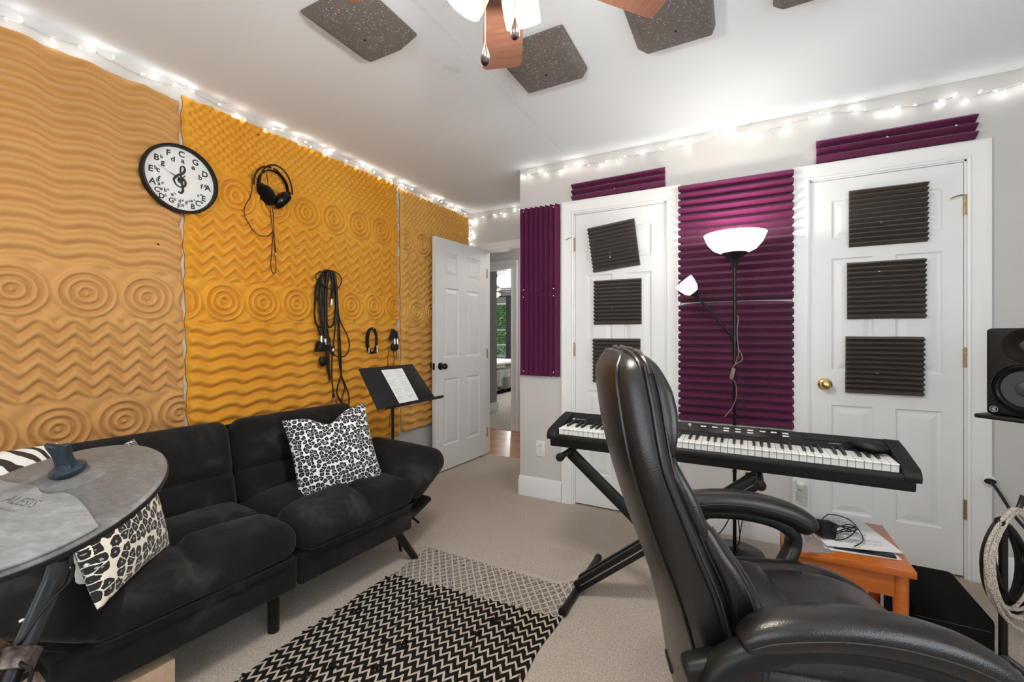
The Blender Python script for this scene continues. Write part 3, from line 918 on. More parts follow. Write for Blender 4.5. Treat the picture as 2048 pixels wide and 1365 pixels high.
# ================================================================ WEDGE FOAM
def wedge_mesh(n, pitch, depth, base, length, trunc=0.0):
    """teeth run along +x (length), repeat down z from 0 to -n*pitch, point to -y"""
    poly = [(0.0, 0.0)]
    for k in range(n):
        z = -k * pitch
        poly += [(-base, z)] if k == 0 else []
        poly += [(-base - depth, z - pitch * (0.5 - trunc)), (-base - depth, z - pitch * (0.5 + trunc))] if trunc else [(-base - depth, z - pitch * 0.5)]
        poly += [(-base, z - pitch)]
    poly += [(0.0, -n * pitch)]
    return poly
def wedge_panel(name, mat, n, pitch, depth, base, length, loc, rot=(0, 0, 0), bend=0.0, seed=0, rows=26, tear=0.0):
    poly = wedge_mesh(n, pitch, depth, base, length)
    mb = MB(); rings = []
    for k in range(rows + 1):
        x = length * k / rows
        ring = []
        for (y, z) in poly:
            w_ = 0.0016 * noise.noise(Vector((x * 7, z * 9, seed * 3.1)))
            yy = y + (w_ if y < -0.001 else 0)
            if y < -0.001: yy += bend * (x / length - 0.5) ** 2
            ring.append((x, yy, z + w_ * 0.9 + (tear * (abs(x / length - 0.5) * 2) ** 5 if z > -0.02 else 0)))
        rings.append(ring)
    mb.loft(rings)
    o = mb.build(name, mat, loc=loc, rot=rot, ang=40)
    return o
FW = YC - 0.0015
g_c = 'purple wedge foam panels on the closet wall'
a = wedge_panel('wedge_foam', 'purple', 16, 0.0458, 0.046, 0.010, 0.606, (-0.357, FW, 2.131), seed=1)
tag(a, 'upper purple wedge foam panel between the two doors, behind the lit floor lamp bowl', 'acoustic foam', g_c)
a = wedge_panel('wedge_foam', 'purple', 16, 0.0458, 0.046, 0.010, 0.606, (-0.356, FW, 1.394), seed=2, tear=-0.012)
tag(a, 'lower purple wedge foam panel between the two doors, just above the keyboard', 'acoustic foam', g_c)
a = wedge_panel('wedge_foam', 'purple', 3, 0.041, 0.042, 0.008, 0.622, (-1.062, FW, 2.262), rot=(0, R(-0.7), 0), seed=3)
tag(a, 'short purple wedge foam strip above the left closet door', 'acoustic foam', g_c)
for x in (0.26, 0.30): push_pin((x, -0.012 - 0.034 * 0.3, -0.05 - (x - 0.26)), (0, -1, 0), 'white_plastic', a)
a = wedge_panel('wedge_foam', 'purple', 3, 0.041, 0.042, 0.008, 0.634, (0.356, FW, 2.265), seed=4)
tag(a, 'short purple wedge foam strip above the right closet door', 'acoustic foam', g_c)
for x, z in ((0.05, -0.10), (0.30, -0.05), (0.56, -0.05), (0.30, -0.10)): push_pin((x, -0.028, z), (0, -1, 0), 'white_plastic', a)
# vertical pair: teeth run upward
for nm, z1, ln, s_, lab in (('u', 2.131, 0.632, 5, 'upper upright-ribbed purple foam panel left of the left closet door'), ('l', 1.496, 0.598, 6, 'lower upright-ribbed purple foam panel left of the left closet door, above the wall outlet')):
    a = wedge_panel('wedge_foam', 'purple', 8, 0.0395, 0.044, 0.008, ln, (-1.474, FW, z1), rot=(0, R(90), 0), seed=s_)
    # local x -> down, local z -> +x ; local -z must run to +x
    a.location = (-1.474 + 8 * 0.0395, FW, z1)
    tag(a, lab, 'acoustic foam', g_c)
    for x in (0.02, ln - 0.03):
        push_pin((x, -0.030, -0.04), (0, -1, 0), 'white_plastic', a)
        push_pin((x, -0.030, -0.28), (0, -1, 0), 'white_plastic', a)
# charcoal square tiles on the doors
FD = YC + 0.005
g_t = 'charcoal wedge foam tiles on the closet doors'
tiles = [(-0.905, 1.570, 0.0, 0.0, 'middle charcoal ribbed foam tile on the left closet door'), (-0.912, 1.172, 0.0, 0.0, 'lowest charcoal ribbed foam tile on the left closet door, partly behind the chair back'),
         (0.502, 1.969, 0.0, 0.0, 'top charcoal ribbed foam tile on the right closet door'), (0.494, 1.583, 0.0, 0.0, 'middle charcoal ribbed foam tile on the right closet door'),
         (0.488, 1.187, 0.006, 0.0, 'lowest charcoal ribbed foam tile on the right closet door, near the brass knob')]
for k, (x, z, rt, _, lab) in enumerate(tiles):
    a = wedge_panel('wedge_foam_tile', 'charcoal', 12, 0.0253, 0.034, 0.006, 0.316, (x, FD, z), rot=(0, rt, 0), seed=10 + k, rows=10)
    tag(a, lab, 'acoustic foam', g_t)
    push_pin((0.13, -0.030, -0.19 if k != 3 else -0.06), (0, -1, 0), 'white_plastic', a)
a = wedge_panel('wedge_foam_tile', 'charcoal', 12, 0.0253, 0.034, 0.006, 0.312, (-0.935, FD - 0.055, 1.925), rot=(R(9), R(-5.5), 0), seed=20, rows=10)
tag(a, 'crooked charcoal ribbed foam tile at the top of the left closet door, peeling forward', 'acoustic foam', g_t)
for z in (-0.19, -0.22): push_pin((0.13, -0.030, z), (0, -1, 0), 'white_plastic', a)

# ceiling tiles: truncated blocks of glittery grey foam
g_k = 'grey glitter foam tiles on the ceiling'
def ceil_tile(x0, x1, y0, y1, ins, lab, t=0.054):
    mb = MB(); z1 = H - 0.001; z0 = H - t; zm = H - 0.012
    b0 = [(x0, y0), (x1, y0), (x1, y1), (x0, y1)]
    b1 = [(x0 + ins[0], y0 + ins[2]), (x1 - ins[1], y0 + ins[2]), (x1 - ins[1], y1 - ins[3]), (x0 + ins[0], y1 - ins[3])]
    rings = [[(x, y, z1) for x, y in b0], [(x, y, zm) for x, y in b0], [(x, y, z0) for x, y in b1]]
    mb.loft(rings)
    o = mb.build('ceiling_foam_tile', 'ceil_foam', bevel=0.006, seg=2, ang=40)
    tag(o, lab, 'acoustic foam', g_k)
    c_ = ((b1[0][0] + b1[1][0]) / 2, (b1[0][1] + b1[2][1]) / 2 + 0.01, z0)
    push_pin(c_, (0, 0, -1), 'black_plastic', o)
    return o
ceil_tile(-1.497, -1.187, 1.085, 1.398, (0.06, 0.075, 0.045, 0.012), 'grey speckled foam tile on the ceiling nearest the orange foam wall')
ceil_tile(-0.948, -0.637, 1.625, 1.945, (0.012, 0.02, 0.085, 0.012), 'grey speckled foam tile on the ceiling behind the down-pointing fan blade')
ceil_tile(-0.402, -0.097, 1.600, 1.912, (0.045, 0.012, 0.09, 0.012), 'grey speckled foam tile on the ceiling overlapped by the dark red blade tip')
ceil_tile(0.098, 0.41, 1.60, 1.903, (0.03, 0.02, 0.05, 0.03), 'grey speckled foam tile at the top edge of the view, farthest right')

# ================================================================ THINGS ON THE LEFT WALL
def wall_frame_left(y, z, off): return basis((XL + off, y, z), (0, 1, 0), (0, 0, 1), (1, 0, 0))
# --- clock
t = thing('wall_clock', 'round white wall clock with a treble clef centre and note letters for hours', 'clock', (XL + 0.036, 1.106, 1.952))
t.matrix_world = wall_frame_left(1.106, 1.952, 0.036) @ Matrix.Rotation(R(-2), 4, 'Z')
MB().lathe([(0.150, 0.0), (0.162, 0.002), (0.165, 0.018), (0.161, 0.034), (0.153, 0.036), (0.150, 0.026), (0.149, 0.012)], 72, closed=True).build('clock_frame', 'black_plastic', t)
MB().lathe([(0.0, 0.008), (0.1505, 0.008), (0.1505, 0.012), (0.0, 0.012)], 72).build('clock_face', 'clock_face', t)
mb = MB()
def put(s_, ang, r_, size):
    a = R(90 - ang); text_geo(mb, s_, size, Matrix.Translation((r_ * math.cos(a), r_ * math.sin(a), 0.0126)))
def flat(s_, ang, r_, size):
    a = R(90 - ang); cx_, cy_ = r_ * math.cos(a), r_ * math.sin(a)
    size *= 1.15; text_geo(mb, s_[0], size, Matrix.Translation((cx_, cy_, 0.0126)), bold=0.03)
    if len(s_) > 1: text_geo(mb, s_[1:], size * 0.6, Matrix.Translation((cx_ + size * 0.50, cy_ + size * 0.28, 0.0126)), bold=0.03)
for s_, ang in (('C', 0), ('G', 30), ('D', 60), ('A', 92), ('E', 121), ('Ab', 247), ('Eb', 274), ('Bb', 304), ('F', 333)): flat(s_, ang, 0.122, 0.034)
for s_, ang in (('a', 4), ('e', 34), ('b', 66), ('f#', 93), ('f', 252), ('c', 278), ('g', 306), ('d', 338)): flat(s_, ang, 0.093, 0.030)
for s_, ang, r_, sz in (('B', 154, 0.131, 0.030), ('Cb', 140, 0.124, 0.032), ('c#', 124, 0.096, 0.022), ('g#', 164, 0.106, 0.021), ('ab', 150, 0.103, 0.021),
                        ('F#', 181, 0.133, 0.028), ('Gb', 197, 0.119, 0.028), ('d#', 180, 0.107, 0.021), ('eb', 201, 0.090, 0.021),
                        ('Db', 215, 0.130, 0.028), ('C#', 229, 0.124, 0.028), ('bb', 220, 0.095, 0.022), ('a#', 240, 0.100, 0.023)): flat(s_, ang, r_, sz)
mb.build('lettering', 'ink', t)
cl = [(0.004, -0.020), (-0.009, -0.012), (-0.006, 0.002), (0.008, 0.006), (0.020, -0.006), (0.018, -0.028), (0.0, -0.038), (-0.020, -0.030), (-0.028, -0.008), (-0.014, 0.014), (0.008, 0.032), (0.016, 0.052), (0.009, 0.066), (-0.002, 0.056), (0.0, 0.02), (0.008, -0.03), (0.011, -0.054), (0.003, -0.066), (-0.009, -0.063)]
sp_ = smooth_path([(x, y, 0.014) for x, y in cl], 6)
rw = [0.0030 + 0.0026 * abs(math.sin(k / len(sp_) * 9)) for k in range(len(sp_))]
rw[-3:] = [0.004, 0.005, 0.005]
MB().tube(sp_, rw, 8, flat=0.3, up=(0, 0, 1)).build('treble_clef', 'ink', t)
mb = MB(); mb.tube([(0.012, -0.004, 0.019), (-0.048, 0.016, 0.019)], [0.0030, 0.0012], 6); mb.tube([(-0.008, -0.012, 0.018), (0.016, 0.022, 0.018)], 0.0022, 6); mb.lathe([(0.005, 0.015), (0.005, 0.021), (0, 0.021)], 12)
mb.build('clock_hands', 'ink', t)
MB().tube([(0.018, -0.006, 0.021), (-0.098, 0.034, 0.021)], 0.0007, 5).build('second_hand', 'grey_ink', t)

# --- headphones
def hook(lab, y, z, off=0.03, ln=0.035, mat='silver'):
    mb = MB(); mb.tube([(XL + off * 0.5, y, z), (XL + off + ln, y, z)], 0.0025, 8)
    mb.lathe([(0, 0), (0.006, 0), (0.006, 0.003), (0, 0.004)], 10, Matrix.Translation((XL + off + ln, y, z)) @ Matrix.Rotation(R(90), 4, 'Y'))
    o = mb.build('wall_hook', mat); tag(o, lab, 'hook'); return o
hp = thing('headphones', 'black over-ear headphones hanging on the orange foam beside the clock', 'headphones', (XL + 0.05, 1.56, 2.165))
def wl(pts, dx=0.0): # world points relative to an empty with no rotation
    return lambda base: [(p[0] - base[0] + dx, p[1] - base[1], p[2] - base[2]) for p in pts]
hb = tuple(hp.location)
arcA = []; arcB = []
for k in range(25):
    a = PI * k / 24
    arcA.append((XL + 0.055 - hb[0], 1.560 - hb[1] - 0.100 * math.cos(a), 2.035 - hb[2] + 0.130 * math.sin(a) ** 0.9))
    arcB.append((XL + 0.095 - hb[0], 1.568 - hb[1] - 0.098 * math.cos(a), 2.030 - hb[2] + 0.140 * math.sin(a) ** 0.9))
MB().tube(arcA, 0.0046, 8).tube(arcB, 0.0046, 8).build('headband', 'black_plastic', hp)
st_ = []
for k in range(21):
    a = PI * k / 20
    st_.append((XL + 0.075 - hb[0], 1.562 - hb[1] - 0.088 * math.cos(a), 2.045 - hb[2] + 0.095 * math.sin(a)))
MB().tube(st_, 0.013, 10, flat=0.25, up=(0, 0, 1)).build('head_strap', 'black_fabric', hp)
for sgn, yc, zc in ((-1, 1.520, 1.992), (1, 1.612, 1.987)):
    m4 = Matrix.Translation((XL + 0.080 - hb[0], yc - hb[1], zc - hb[2])) @ Matrix.Rotation(R(sgn * -38), 4, 'X') @ Matrix.Scale(1, 4)
    mm = m4 @ Matrix.Rotation(R(90 * sgn), 4, 'X') @ Matrix.Diagonal((0.85, 1.15, 1, 1))
    cup = MB().lathe([(0.0, 0.036), (0.022, 0.034), (0.040, 0.026), (0.049, 0.011), (0.049, 0.0), (0.0, 0.0)], 28, mm).build('ear_cup', 'black_gloss', hp)
    MB().lathe([(0.024, 0.001), (0.049, 0.001), (0.052, -0.008), (0.048, -0.020), (0.030, -0.020)], 28, mm).build('ear_cushion', 'black_fabric', cup)
    MB().box((XL + 0.075 - hb[0], yc - hb[1] - (-sgn) * 0.036, 2.030 - hb[2]), (0.045, 0.016, 0.030), rot=(R(-sgn * 15), 0, 0)).build('slider', 'black_plastic', hp, bevel=0.004)
cord = [(-2.415, 1.453, 2.092), (-2.415, 1.450, 1.983), (-2.415, 1.409, 1.878), (-2.415, 1.442, 1.800), (-2.415, 1.487, 1.760), (-2.415, 1.542, 1.765), (-2.415, 1.575, 1.792), (-2.415, 1.572, 1.734), (-2.415, 1.566, 1.660), (-2.415, 1.563, 1.590), (-2.415, 1.578, 1.554), (-2.415, 1.594, 1.577), (-2.415, 1.588, 1.675), (-2.415, 1.582, 1.794), (-2.395, 1.562, 1.906), (-2.375, 1.532, 1.978)]
MB().tube(smooth_path([tuple(Vector(p) - hp.location) for p in cord], 6), 0.0022, 6).build('cord', 'cable', hp)
cord = [(-2.390, 1.521, 2.119), (-2.390, 1.532, 2.046), (-2.390, 1.562, 2.020), (-2.380, 1.535, 1.965), (-2.410, 1.557, 1.903), (-2.410, 1.572, 1.791), (-2.410, 1.581, 1.749), (-2.410, 1.587, 1.692)]
MB().tube(smooth_path([tuple(Vector(p) - hp.location) for p in cord], 6), 0.0020, 6).build('cord', 'cable', hp)
jk = [Vector(p) - hp.location for p in [(-2.410, 1.587, 1.704), (-2.410, 1.588, 1.675), (-2.410, 1.589, 1.660)]]
mb = MB(); mb.tube([jk[0], jk[1]], 0.0042, 8); mb.build('plug', 'black_plastic', hp)
MB().tube([jk[1], jk[2]], 0.0018, 8).build('plug_tip', 'silver', hp)
hook('small silver hook in the orange foam that carries the headphones', 1.56, 2.160)

# --- bundle of microphone cables
def rel(o, pts): return [tuple(Vector(p) - o.location) for p in pts]
g_w = 'cables hanging on the orange foam wall'
cb = thing('cable_bundle', 'large tangle of black microphone cables hanging from a hook on the orange foam', 'cables', (XL + 0.05, 1.967, 1.628), group=None)
paths = [
 ([(-2.410, 1.947, 1.624), (-2.410, 1.874, 1.550), (-2.410, 1.856, 1.420), (-2.410, 1.852, 1.292), (-2.410, 1.889, 1.245), (-2.410, 1.920, 1.294), (-2.410, 1.912, 1.424), (-2.410, 1.927, 1.556), (-2.410, 1.951, 1.618)], 0.0045),
 ([(-2.405, 1.931, 1.618), (-2.405, 1.863, 1.532), (-2.405, 1.845, 1.387), (-2.405, 1.852, 1.292), (-2.405, 1.874, 1.229), (-2.405, 1.893, 1.180), (-2.405, 1.904, 1.132)], 0.0045),
 ([(-2.410, 1.947, 1.617), (-2.410, 1.908, 1.554), (-2.410, 1.897, 1.423), (-2.410, 1.904, 1.294), (-2.410, 1.920, 1.197), (-2.410, 1.935, 1.131), (-2.410, 1.958, 1.081)], 0.005),
 ([(-2.395, 1.915, 1.618), (-2.395, 1.878, 1.562), (-2.395, 1.866, 1.452), (-2.395, 1.878, 1.325), (-2.395, 1.889, 1.245), (-2.395, 1.889, 1.190)], 0.006),
 ([(-2.405, 1.954, 1.624), (-2.405, 1.931, 1.523), (-2.405, 1.923, 1.392), (-2.405, 1.931, 1.262), (-2.405, 1.943, 1.131), (-2.405, 1.950, 0.999), (-2.405, 1.962, 0.900)], 0.007),
 ([(-2.400, 1.958, 1.621), (-2.400, 1.939, 1.507), (-2.400, 1.935, 1.360), (-2.400, 1.942, 1.229), (-2.400, 1.962, 1.131), (-2.400, 1.986, 1.080), (-2.400, 1.978, 1.058), (-2.400, 1.958, 1.098), (-2.400, 1.958, 1.180)], 0.004),
 ([(-2.415, 1.978, 1.622), (-2.415, 2.014, 1.566), (-2.415, 2.030, 1.433), (-2.415, 2.026, 1.365), (-2.415, 2.002, 1.280), (-2.415, 1.970, 1.246), (-2.415, 1.951, 1.262)], 0.0055),
 ([(-2.405, 1.978, 1.617), (-2.405, 2.002, 1.497), (-2.405, 2.010, 1.331), (-2.405, 1.994, 1.163), (-2.405, 1.978, 1.031), (-2.405, 1.978, 0.898), (-2.405, 1.990, 0.814), (-2.405, 1.994, 0.790)], 0.0045),
 ([(-2.415, 1.994, 1.614), (-2.415, 2.018, 1.499), (-2.415, 2.039, 1.332), (-2.415, 2.051, 1.163), (-2.415, 2.059, 1.027), (-2.415, 2.059, 0.925), (-2.415, 2.035, 0.859), (-2.415, 2.026, 0.809), (-2.415, 2.047, 0.756), (-2.415, 2.084, 0.720)], 0.005),
 ([(-2.410, 1.978, 1.621), (-2.410, 2.006, 1.514), (-2.410, 2.026, 1.365), (-2.410, 2.063, 1.265), (-2.410, 2.106, 1.197), (-2.410, 2.127, 1.128), (-2.410, 2.106, 1.066), (-2.410, 2.055, 1.047), (-2.410, 2.014, 1.056), (-2.410, 1.982, 1.080)], 0.0038),
 ([(-2.410, 1.998, 1.610), (-2.410, 2.018, 1.465), (-2.410, 2.030, 1.298), (-2.410, 2.034, 1.129), (-2.410, 2.043, 0.994), (-2.410, 2.059, 0.918), (-2.410, 2.089, 0.854), (-2.410, 2.119, 0.782), (-2.410, 2.123, 0.712)], 0.0045),
 ([(-2.420, 2.006, 1.612), (-2.420, 2.031, 1.433), (-2.420, 2.051, 1.231), (-2.420, 2.059, 1.027), (-2.420, 2.068, 0.917), (-2.420, 2.093, 0.836), (-2.420, 2.072, 0.770), (-2.420, 2.064, 0.713)], 0.004),
 ([(-2.405, 1.986, 0.798), (-2.405, 2.002, 0.763), (-2.405, 2.026, 0.719)], 0.003),
 ([(-2.385, 1.915, 1.514), (-2.385, 1.870, 1.522), (-2.385, 1.837, 1.560), (-2.385, 1.855, 1.590), (-2.385, 1.926, 1.613), (-2.385, 1.977, 1.616), (-2.385, 2.026, 1.592), (-2.385, 2.038, 1.553), (-2.385, 2.009, 1.510), (-2.385, 1.965, 1.496), (-2.385, 1.915, 1.504), (-2.385, 1.870, 1.528)], 0.0035),
 ([(-2.400, 1.966, 1.616), (-2.400, 1.974, 1.577), (-2.400, 1.978, 1.528), (-2.400, 1.974, 1.461), (-2.400, 1.974, 1.428)], 0.008),
 ([(-2.395, 1.982, 1.611), (-2.395, 1.998, 1.546), (-2.395, 2.006, 1.464), (-2.395, 1.998, 1.330), (-2.395, 1.990, 1.263)], 0.009),
 ([(-2.403, 1.941, 1.619), (-2.403, 1.929, 1.523), (-2.403, 1.922, 1.424), (-2.403, 1.926, 1.327), (-2.403, 1.922, 1.229)], 0.009),
 ([(-2.399, 1.903, 1.591), (-2.399, 1.884, 1.486), (-2.399, 1.881, 1.389), (-2.399, 1.892, 1.293), (-2.399, 1.903, 1.229)], 0.007),
]
for pts, r_ in paths:
    MB().tube(smooth_path(rel(cb, pts), 6), r_, 7).build('cable', 'cable', cb)
def xlr(parent, a, b, dark=True):
    """cable plug: black sleeve and silver barrel from a to b"""
    A, B = Vector(a), Vector(b); mb = MB()
    Mi = A.lerp(B, 0.55)
    mb.tube([A, A.lerp(B, 0.1), Mi], [0.004, 0.0085, 0.0095], 12); p = mb.build('plug_sleeve', 'black_plastic', parent)
    mb = MB(); mb.tube([Mi, B], 0.0098, 14); mb.tube([A.lerp(B, 0.70), A.lerp(B, 0.74)], 0.0104, 14); mb.build('plug_barrel', 'silver', parent)
for a, b in (((643, 655), (643, 686)), ((650, 660), (651, 690)), ((664, 582), (663, 611)), ((666, 785), (668, 803)), ((667, 690), (666, 703))):
    pass
XP = [rel(cb, q) for q in ([(-2.380, 1.877, 1.244), (-2.380, 1.877, 1.145)], [(-2.380, 1.903, 1.222), (-2.380, 1.907, 1.132)], [(-2.380, 1.959, 1.479), (-2.380, 1.953, 1.390)], [(-2.395, 1.980, 0.813), (-2.395, 1.986, 0.756)], [(-2.390, 1.979, 1.127), (-2.390, 1.973, 1.088)])]
for a, b in XP: xlr(cb, a, b)
# power brick and its folded lead at the bottom of the bundle
q = rel(cb, [(-2.390, 1.877, 1.139), (-2.390, 1.848, 1.101), (-2.390, 1.911, 1.099), (-2.390, 1.892, 1.029)])
bk = MB(); c_ = q[0]
bk.lathe([(0.0, 0.030), (0.012, 0.028), (0.021, 0.016), (0.024, 0.0), (0.022, -0.022), (0.012, -0.036), (0.0, -0.038)], 20, Matrix.Translation(q[3]) @ Matrix.Rotation(R(8), 4, 'X') @ Matrix.Diagonal((0.8, 1, 1, 1)))
bk.build('microphone_head', 'black_plastic', cb)
bk = MB(); bk.prism([(q[1][1] - 0.008, q[1][2] - 0.012), (q[2][1], q[1][2] - 0.012), (q[2][1] - 0.004, q[1][2] + 0.05), (q[1][1] + 0.012, q[1][2] + 0.055)], 0, q[0][0] - 0.022, q[0][0] + 0.018)
bk.build('power_brick', 'black_plastic', cb, bevel=0.006)
q = rel(cb, [(-2.395, 1.931, 1.131), (-2.395, 1.935, 1.050), (-2.395, 1.938, 0.984), (-2.395, 1.942, 0.951), (-2.395, 1.946, 0.889)])
bk = MB(); bk.tube(q, [0.013, 0.013, 0.010, 0.006, 0.002], 10); bk.tube([Vector(q[3]) + Vector((0, 0, 0.012)), Vector(q[3])], 0.009, 10); bk.build('strain_relief', 'black_plastic', cb)
hook('small silver hook in the orange foam that carries the large cable tangle', 1.967, 1.622)

# --- small coiled lead
cl_ = thing('coiled_cable', 'small neatly coiled black lead hanging on the orange foam above the music stand', 'cable', (XL + 0.05, 2.336, 1.25))
mb = MB()
for k in range(9):
    pts = []
    oy, oz, ox = random.uniform(-.006, .006), random.uniform(-.005, .005), random.uniform(-.009, .009)
    for j in range(33):
        a = 2 * PI * j / 32
        pts.append((0.005 + ox, oy + 0.046 * math.copysign(abs(math.cos(a)) ** 0.9, math.cos(a)) * (1 + 0.02 * k - .08), -0.096 + oz + 0.090 * math.sin(a)))
    mb.tube(pts, 0.0042, 7, cap=False)
mb.build('coil', 'cable', cl_)
MB().tube([(0.02, 0.033, -0.125), (0.022, 0.034, -0.185)], 0.0042, 10).build('plug_barrel', 'silver', cl_)
MB().tube([(0.02, -0.044, -0.145), (0.02, -0.045, -0.185)], 0.0034, 10).build('plug_barrel', 'silver', cl_)
MB().tube([(0.018, 0.033, -0.09), (0.02, 0.033, -0.13)], 0.006, 10).build('plug_sleeve', 'black_plastic', cl_)
MB().tube([(0.016, -0.04, -0.178), (0.018, 0.03, -0.185)], 0.004, 8).build('cable_tie', 'black_fabric', cl_)
hook('small silver hook in the orange foam that carries the coiled lead', 2.336, 1.243)

# --- adapter leads with a rounded pod
ad = thing('adapter_leads', 'short black leads with silver plugs and a round pod, right of the coiled lead', 'cables', (XL + 0.05, 2.544, 1.24))
for (dy, z2, rr_) in ((-0.055, -0.085, 0.006), (-0.035, -0.095, 0.006), (0.04, -0.075, 0.006), (0.055, -0.09, 0.006), (0.0, -0.07, 0.012), (-0.018, -0.08, 0.011), (0.02, -0.075, 0.011)):
    MB().tube(smooth_path([(0.01, dy * 0.2, 0.0), (0.018, dy * 0.5, -0.03), (0.02, dy, z2)], 5), rr_, 8).build('lead', 'cable', ad)
for dy in (-0.012, 0.018): xlr(ad, (0.036, dy, -0.02), (0.04, dy + 0.002, -0.115))
MB().lathe([(0, 0.034), (0.018, 0.030), (0.032, 0.012), (0.034, -0.006), (0.026, -0.026), (0, -0.034)], 20, Matrix.Translation((0.022, 0.006, -0.135)) @ Matrix.Diagonal((0.6, 1.15, 1, 1))).build('pod', 'black_plastic', ad)
for pts in ([(-2.405, 2.497, 1.102), (-2.405, 2.492, 1.025), (-2.405, 2.492, 0.948), (-2.405, 2.502, 0.698), (-2.405, 2.524, 0.617), (-2.405, 2.508, 0.524), (-2.405, 2.497, 0.452)], [(-2.405, 2.546, 1.101), (-2.405, 2.557, 1.022), (-2.405, 2.551, 0.945)], [(-2.405, 2.568, 1.100), (-2.405, 2.584, 1.056), (-2.405, 2.579, 1.013)]):
    MB().tube(smooth_path(rel(ad, pts), 6), 0.0022, 6).build('thin_cord', 'cable', ad)

# ================================================================ MUSIC STAND
ms = thing('music_stand', 'black folding music stand with a slanted desk beside the sofa end', 'music stand', (-1.825, 1.930, 0))
lipX, topX = -1.700 + 1.825, -1.862 + 1.825
desk = [(-0.245, 0.798, lipX), (0.245, 0.798, lipX), (0.215, 1.010, topX), (-0.225, 1.010, topX)]
mb = MB(); 
def quad_slab(mb, c4_, th, nrm):
    n_ = Vector(nrm).normalized() * th
    v = [Vector(p) for p in c4_]; v += [p - n_ for p in v]
    mb.add(v, [(0, 1, 2, 3), (7, 6, 5, 4), (0, 4, 5, 1), (1, 5, 6, 2), (2, 6, 7, 3), (3, 7, 4, 0)])
P4 = [(x, y, z) for y, z, x in desk]
up_ = (Vector(P4[3]) - Vector(P4[0])); nn = Vector((0, 1, 0)).cross(Vector((topX - lipX, 0, 0.212))).normalized()
if nn.x < 0: nn = -nn
quad_slab(mb, P4, 0.003, nn)
dk = mb.build('desk', 'black_metal', ms, bevel=0.0012)
mb = MB(); mb.box((lipX + 0.030, 0, 0.800), (0.062, 0.492, 0.003), rot=(0, R(-14), 0)); mb.box((lipX + 0.060, 0, 0.815), (0.003, 0.492, 0.016)); mb.build('lip', 'black_metal', ms, bevel=0.001)
mb = MB(); mb.tube([(0, 0, 0.30), (0, 0, 0.83)], 0.0085, 14); mb.build('upper_tube', 'black_metal', ms)
mb = MB(); mb.tube([(0, 0, 0.06), (0, 0, 0.50)], 0.0125, 14); mb.build('lower_tube', 'black_metal', ms)
mb = MB(); mb.box((0.012, 0, 0.845), (0.05, 0.06, 0.06), rot=(0, R(-38), 0)); mb.tube([(0.0, -0.045, 0.84), (0.0, 0.045, 0.84)], 0.008, 10); mb.build('tilt_bracket', 'black_metal', ms, bevel=0.003)
for k in range(3):
    a = R(-35 + 120 * k)
    MB().tube([(0.012 * math.cos(a), 0.012 * math.sin(a), 0.20), (0.21 * math.cos(a), 0.21 * math.sin(a), 0.012)], 0.008, 10).build('leg', 'black_metal', ms)
sheet = MB()
def on_desk(u, v_, d): # u along y, v 0..1 up the desk
    a = Vector((lipX, 0, 0.798)).lerp(Vector((topX, 0, 1.010)), v_); return a + Vector((0, u, 0)) + nn * d
q = [on_desk(-0.075, 0.045, 0.004), on_desk(0.088, 0.045, 0.004), on_desk(0.098, 0.90, 0.004), on_desk(-0.075, 0.90, 0.004)]
quad_slab(sheet, q, 0.0012, nn)
base_ = Vector(ms.location)
sh = sheet.build('lyric_sheet', 'screen_white')
sh.location = base_
tag(sh, 'white sheet of handwritten lyrics resting on the music stand desk', 'paper')
random.seed(5)
mb = MB()
def scribble(mb, P, w, size):
    """short wavy handwriting stroke starting at P(t) 0..w"""
    pass
for col_, (ua, ub) in enumerate(((-0.066, 0.0), (0.016, 0.080))):
    for r_ in range(20):
        if r_ in (5, 11, 16) : continue
        v0 = 0.86 - r_ * 0.039
        u = ua
        end = ub - random.uniform(0, 0.028)
        while u < end:
            wl_ = random.uniform(0.006, 0.014)
            mb.tube([on_desk(u + wl_ * t_ / 4, v0 + (0.007 if t_ % 2 else -0.004), 0.0046) for t_ in range(5)], 0.0005, 3, cap=False)
            u += wl_ + 0.004
mb.build('handwriting', 'grey_ink', sh)

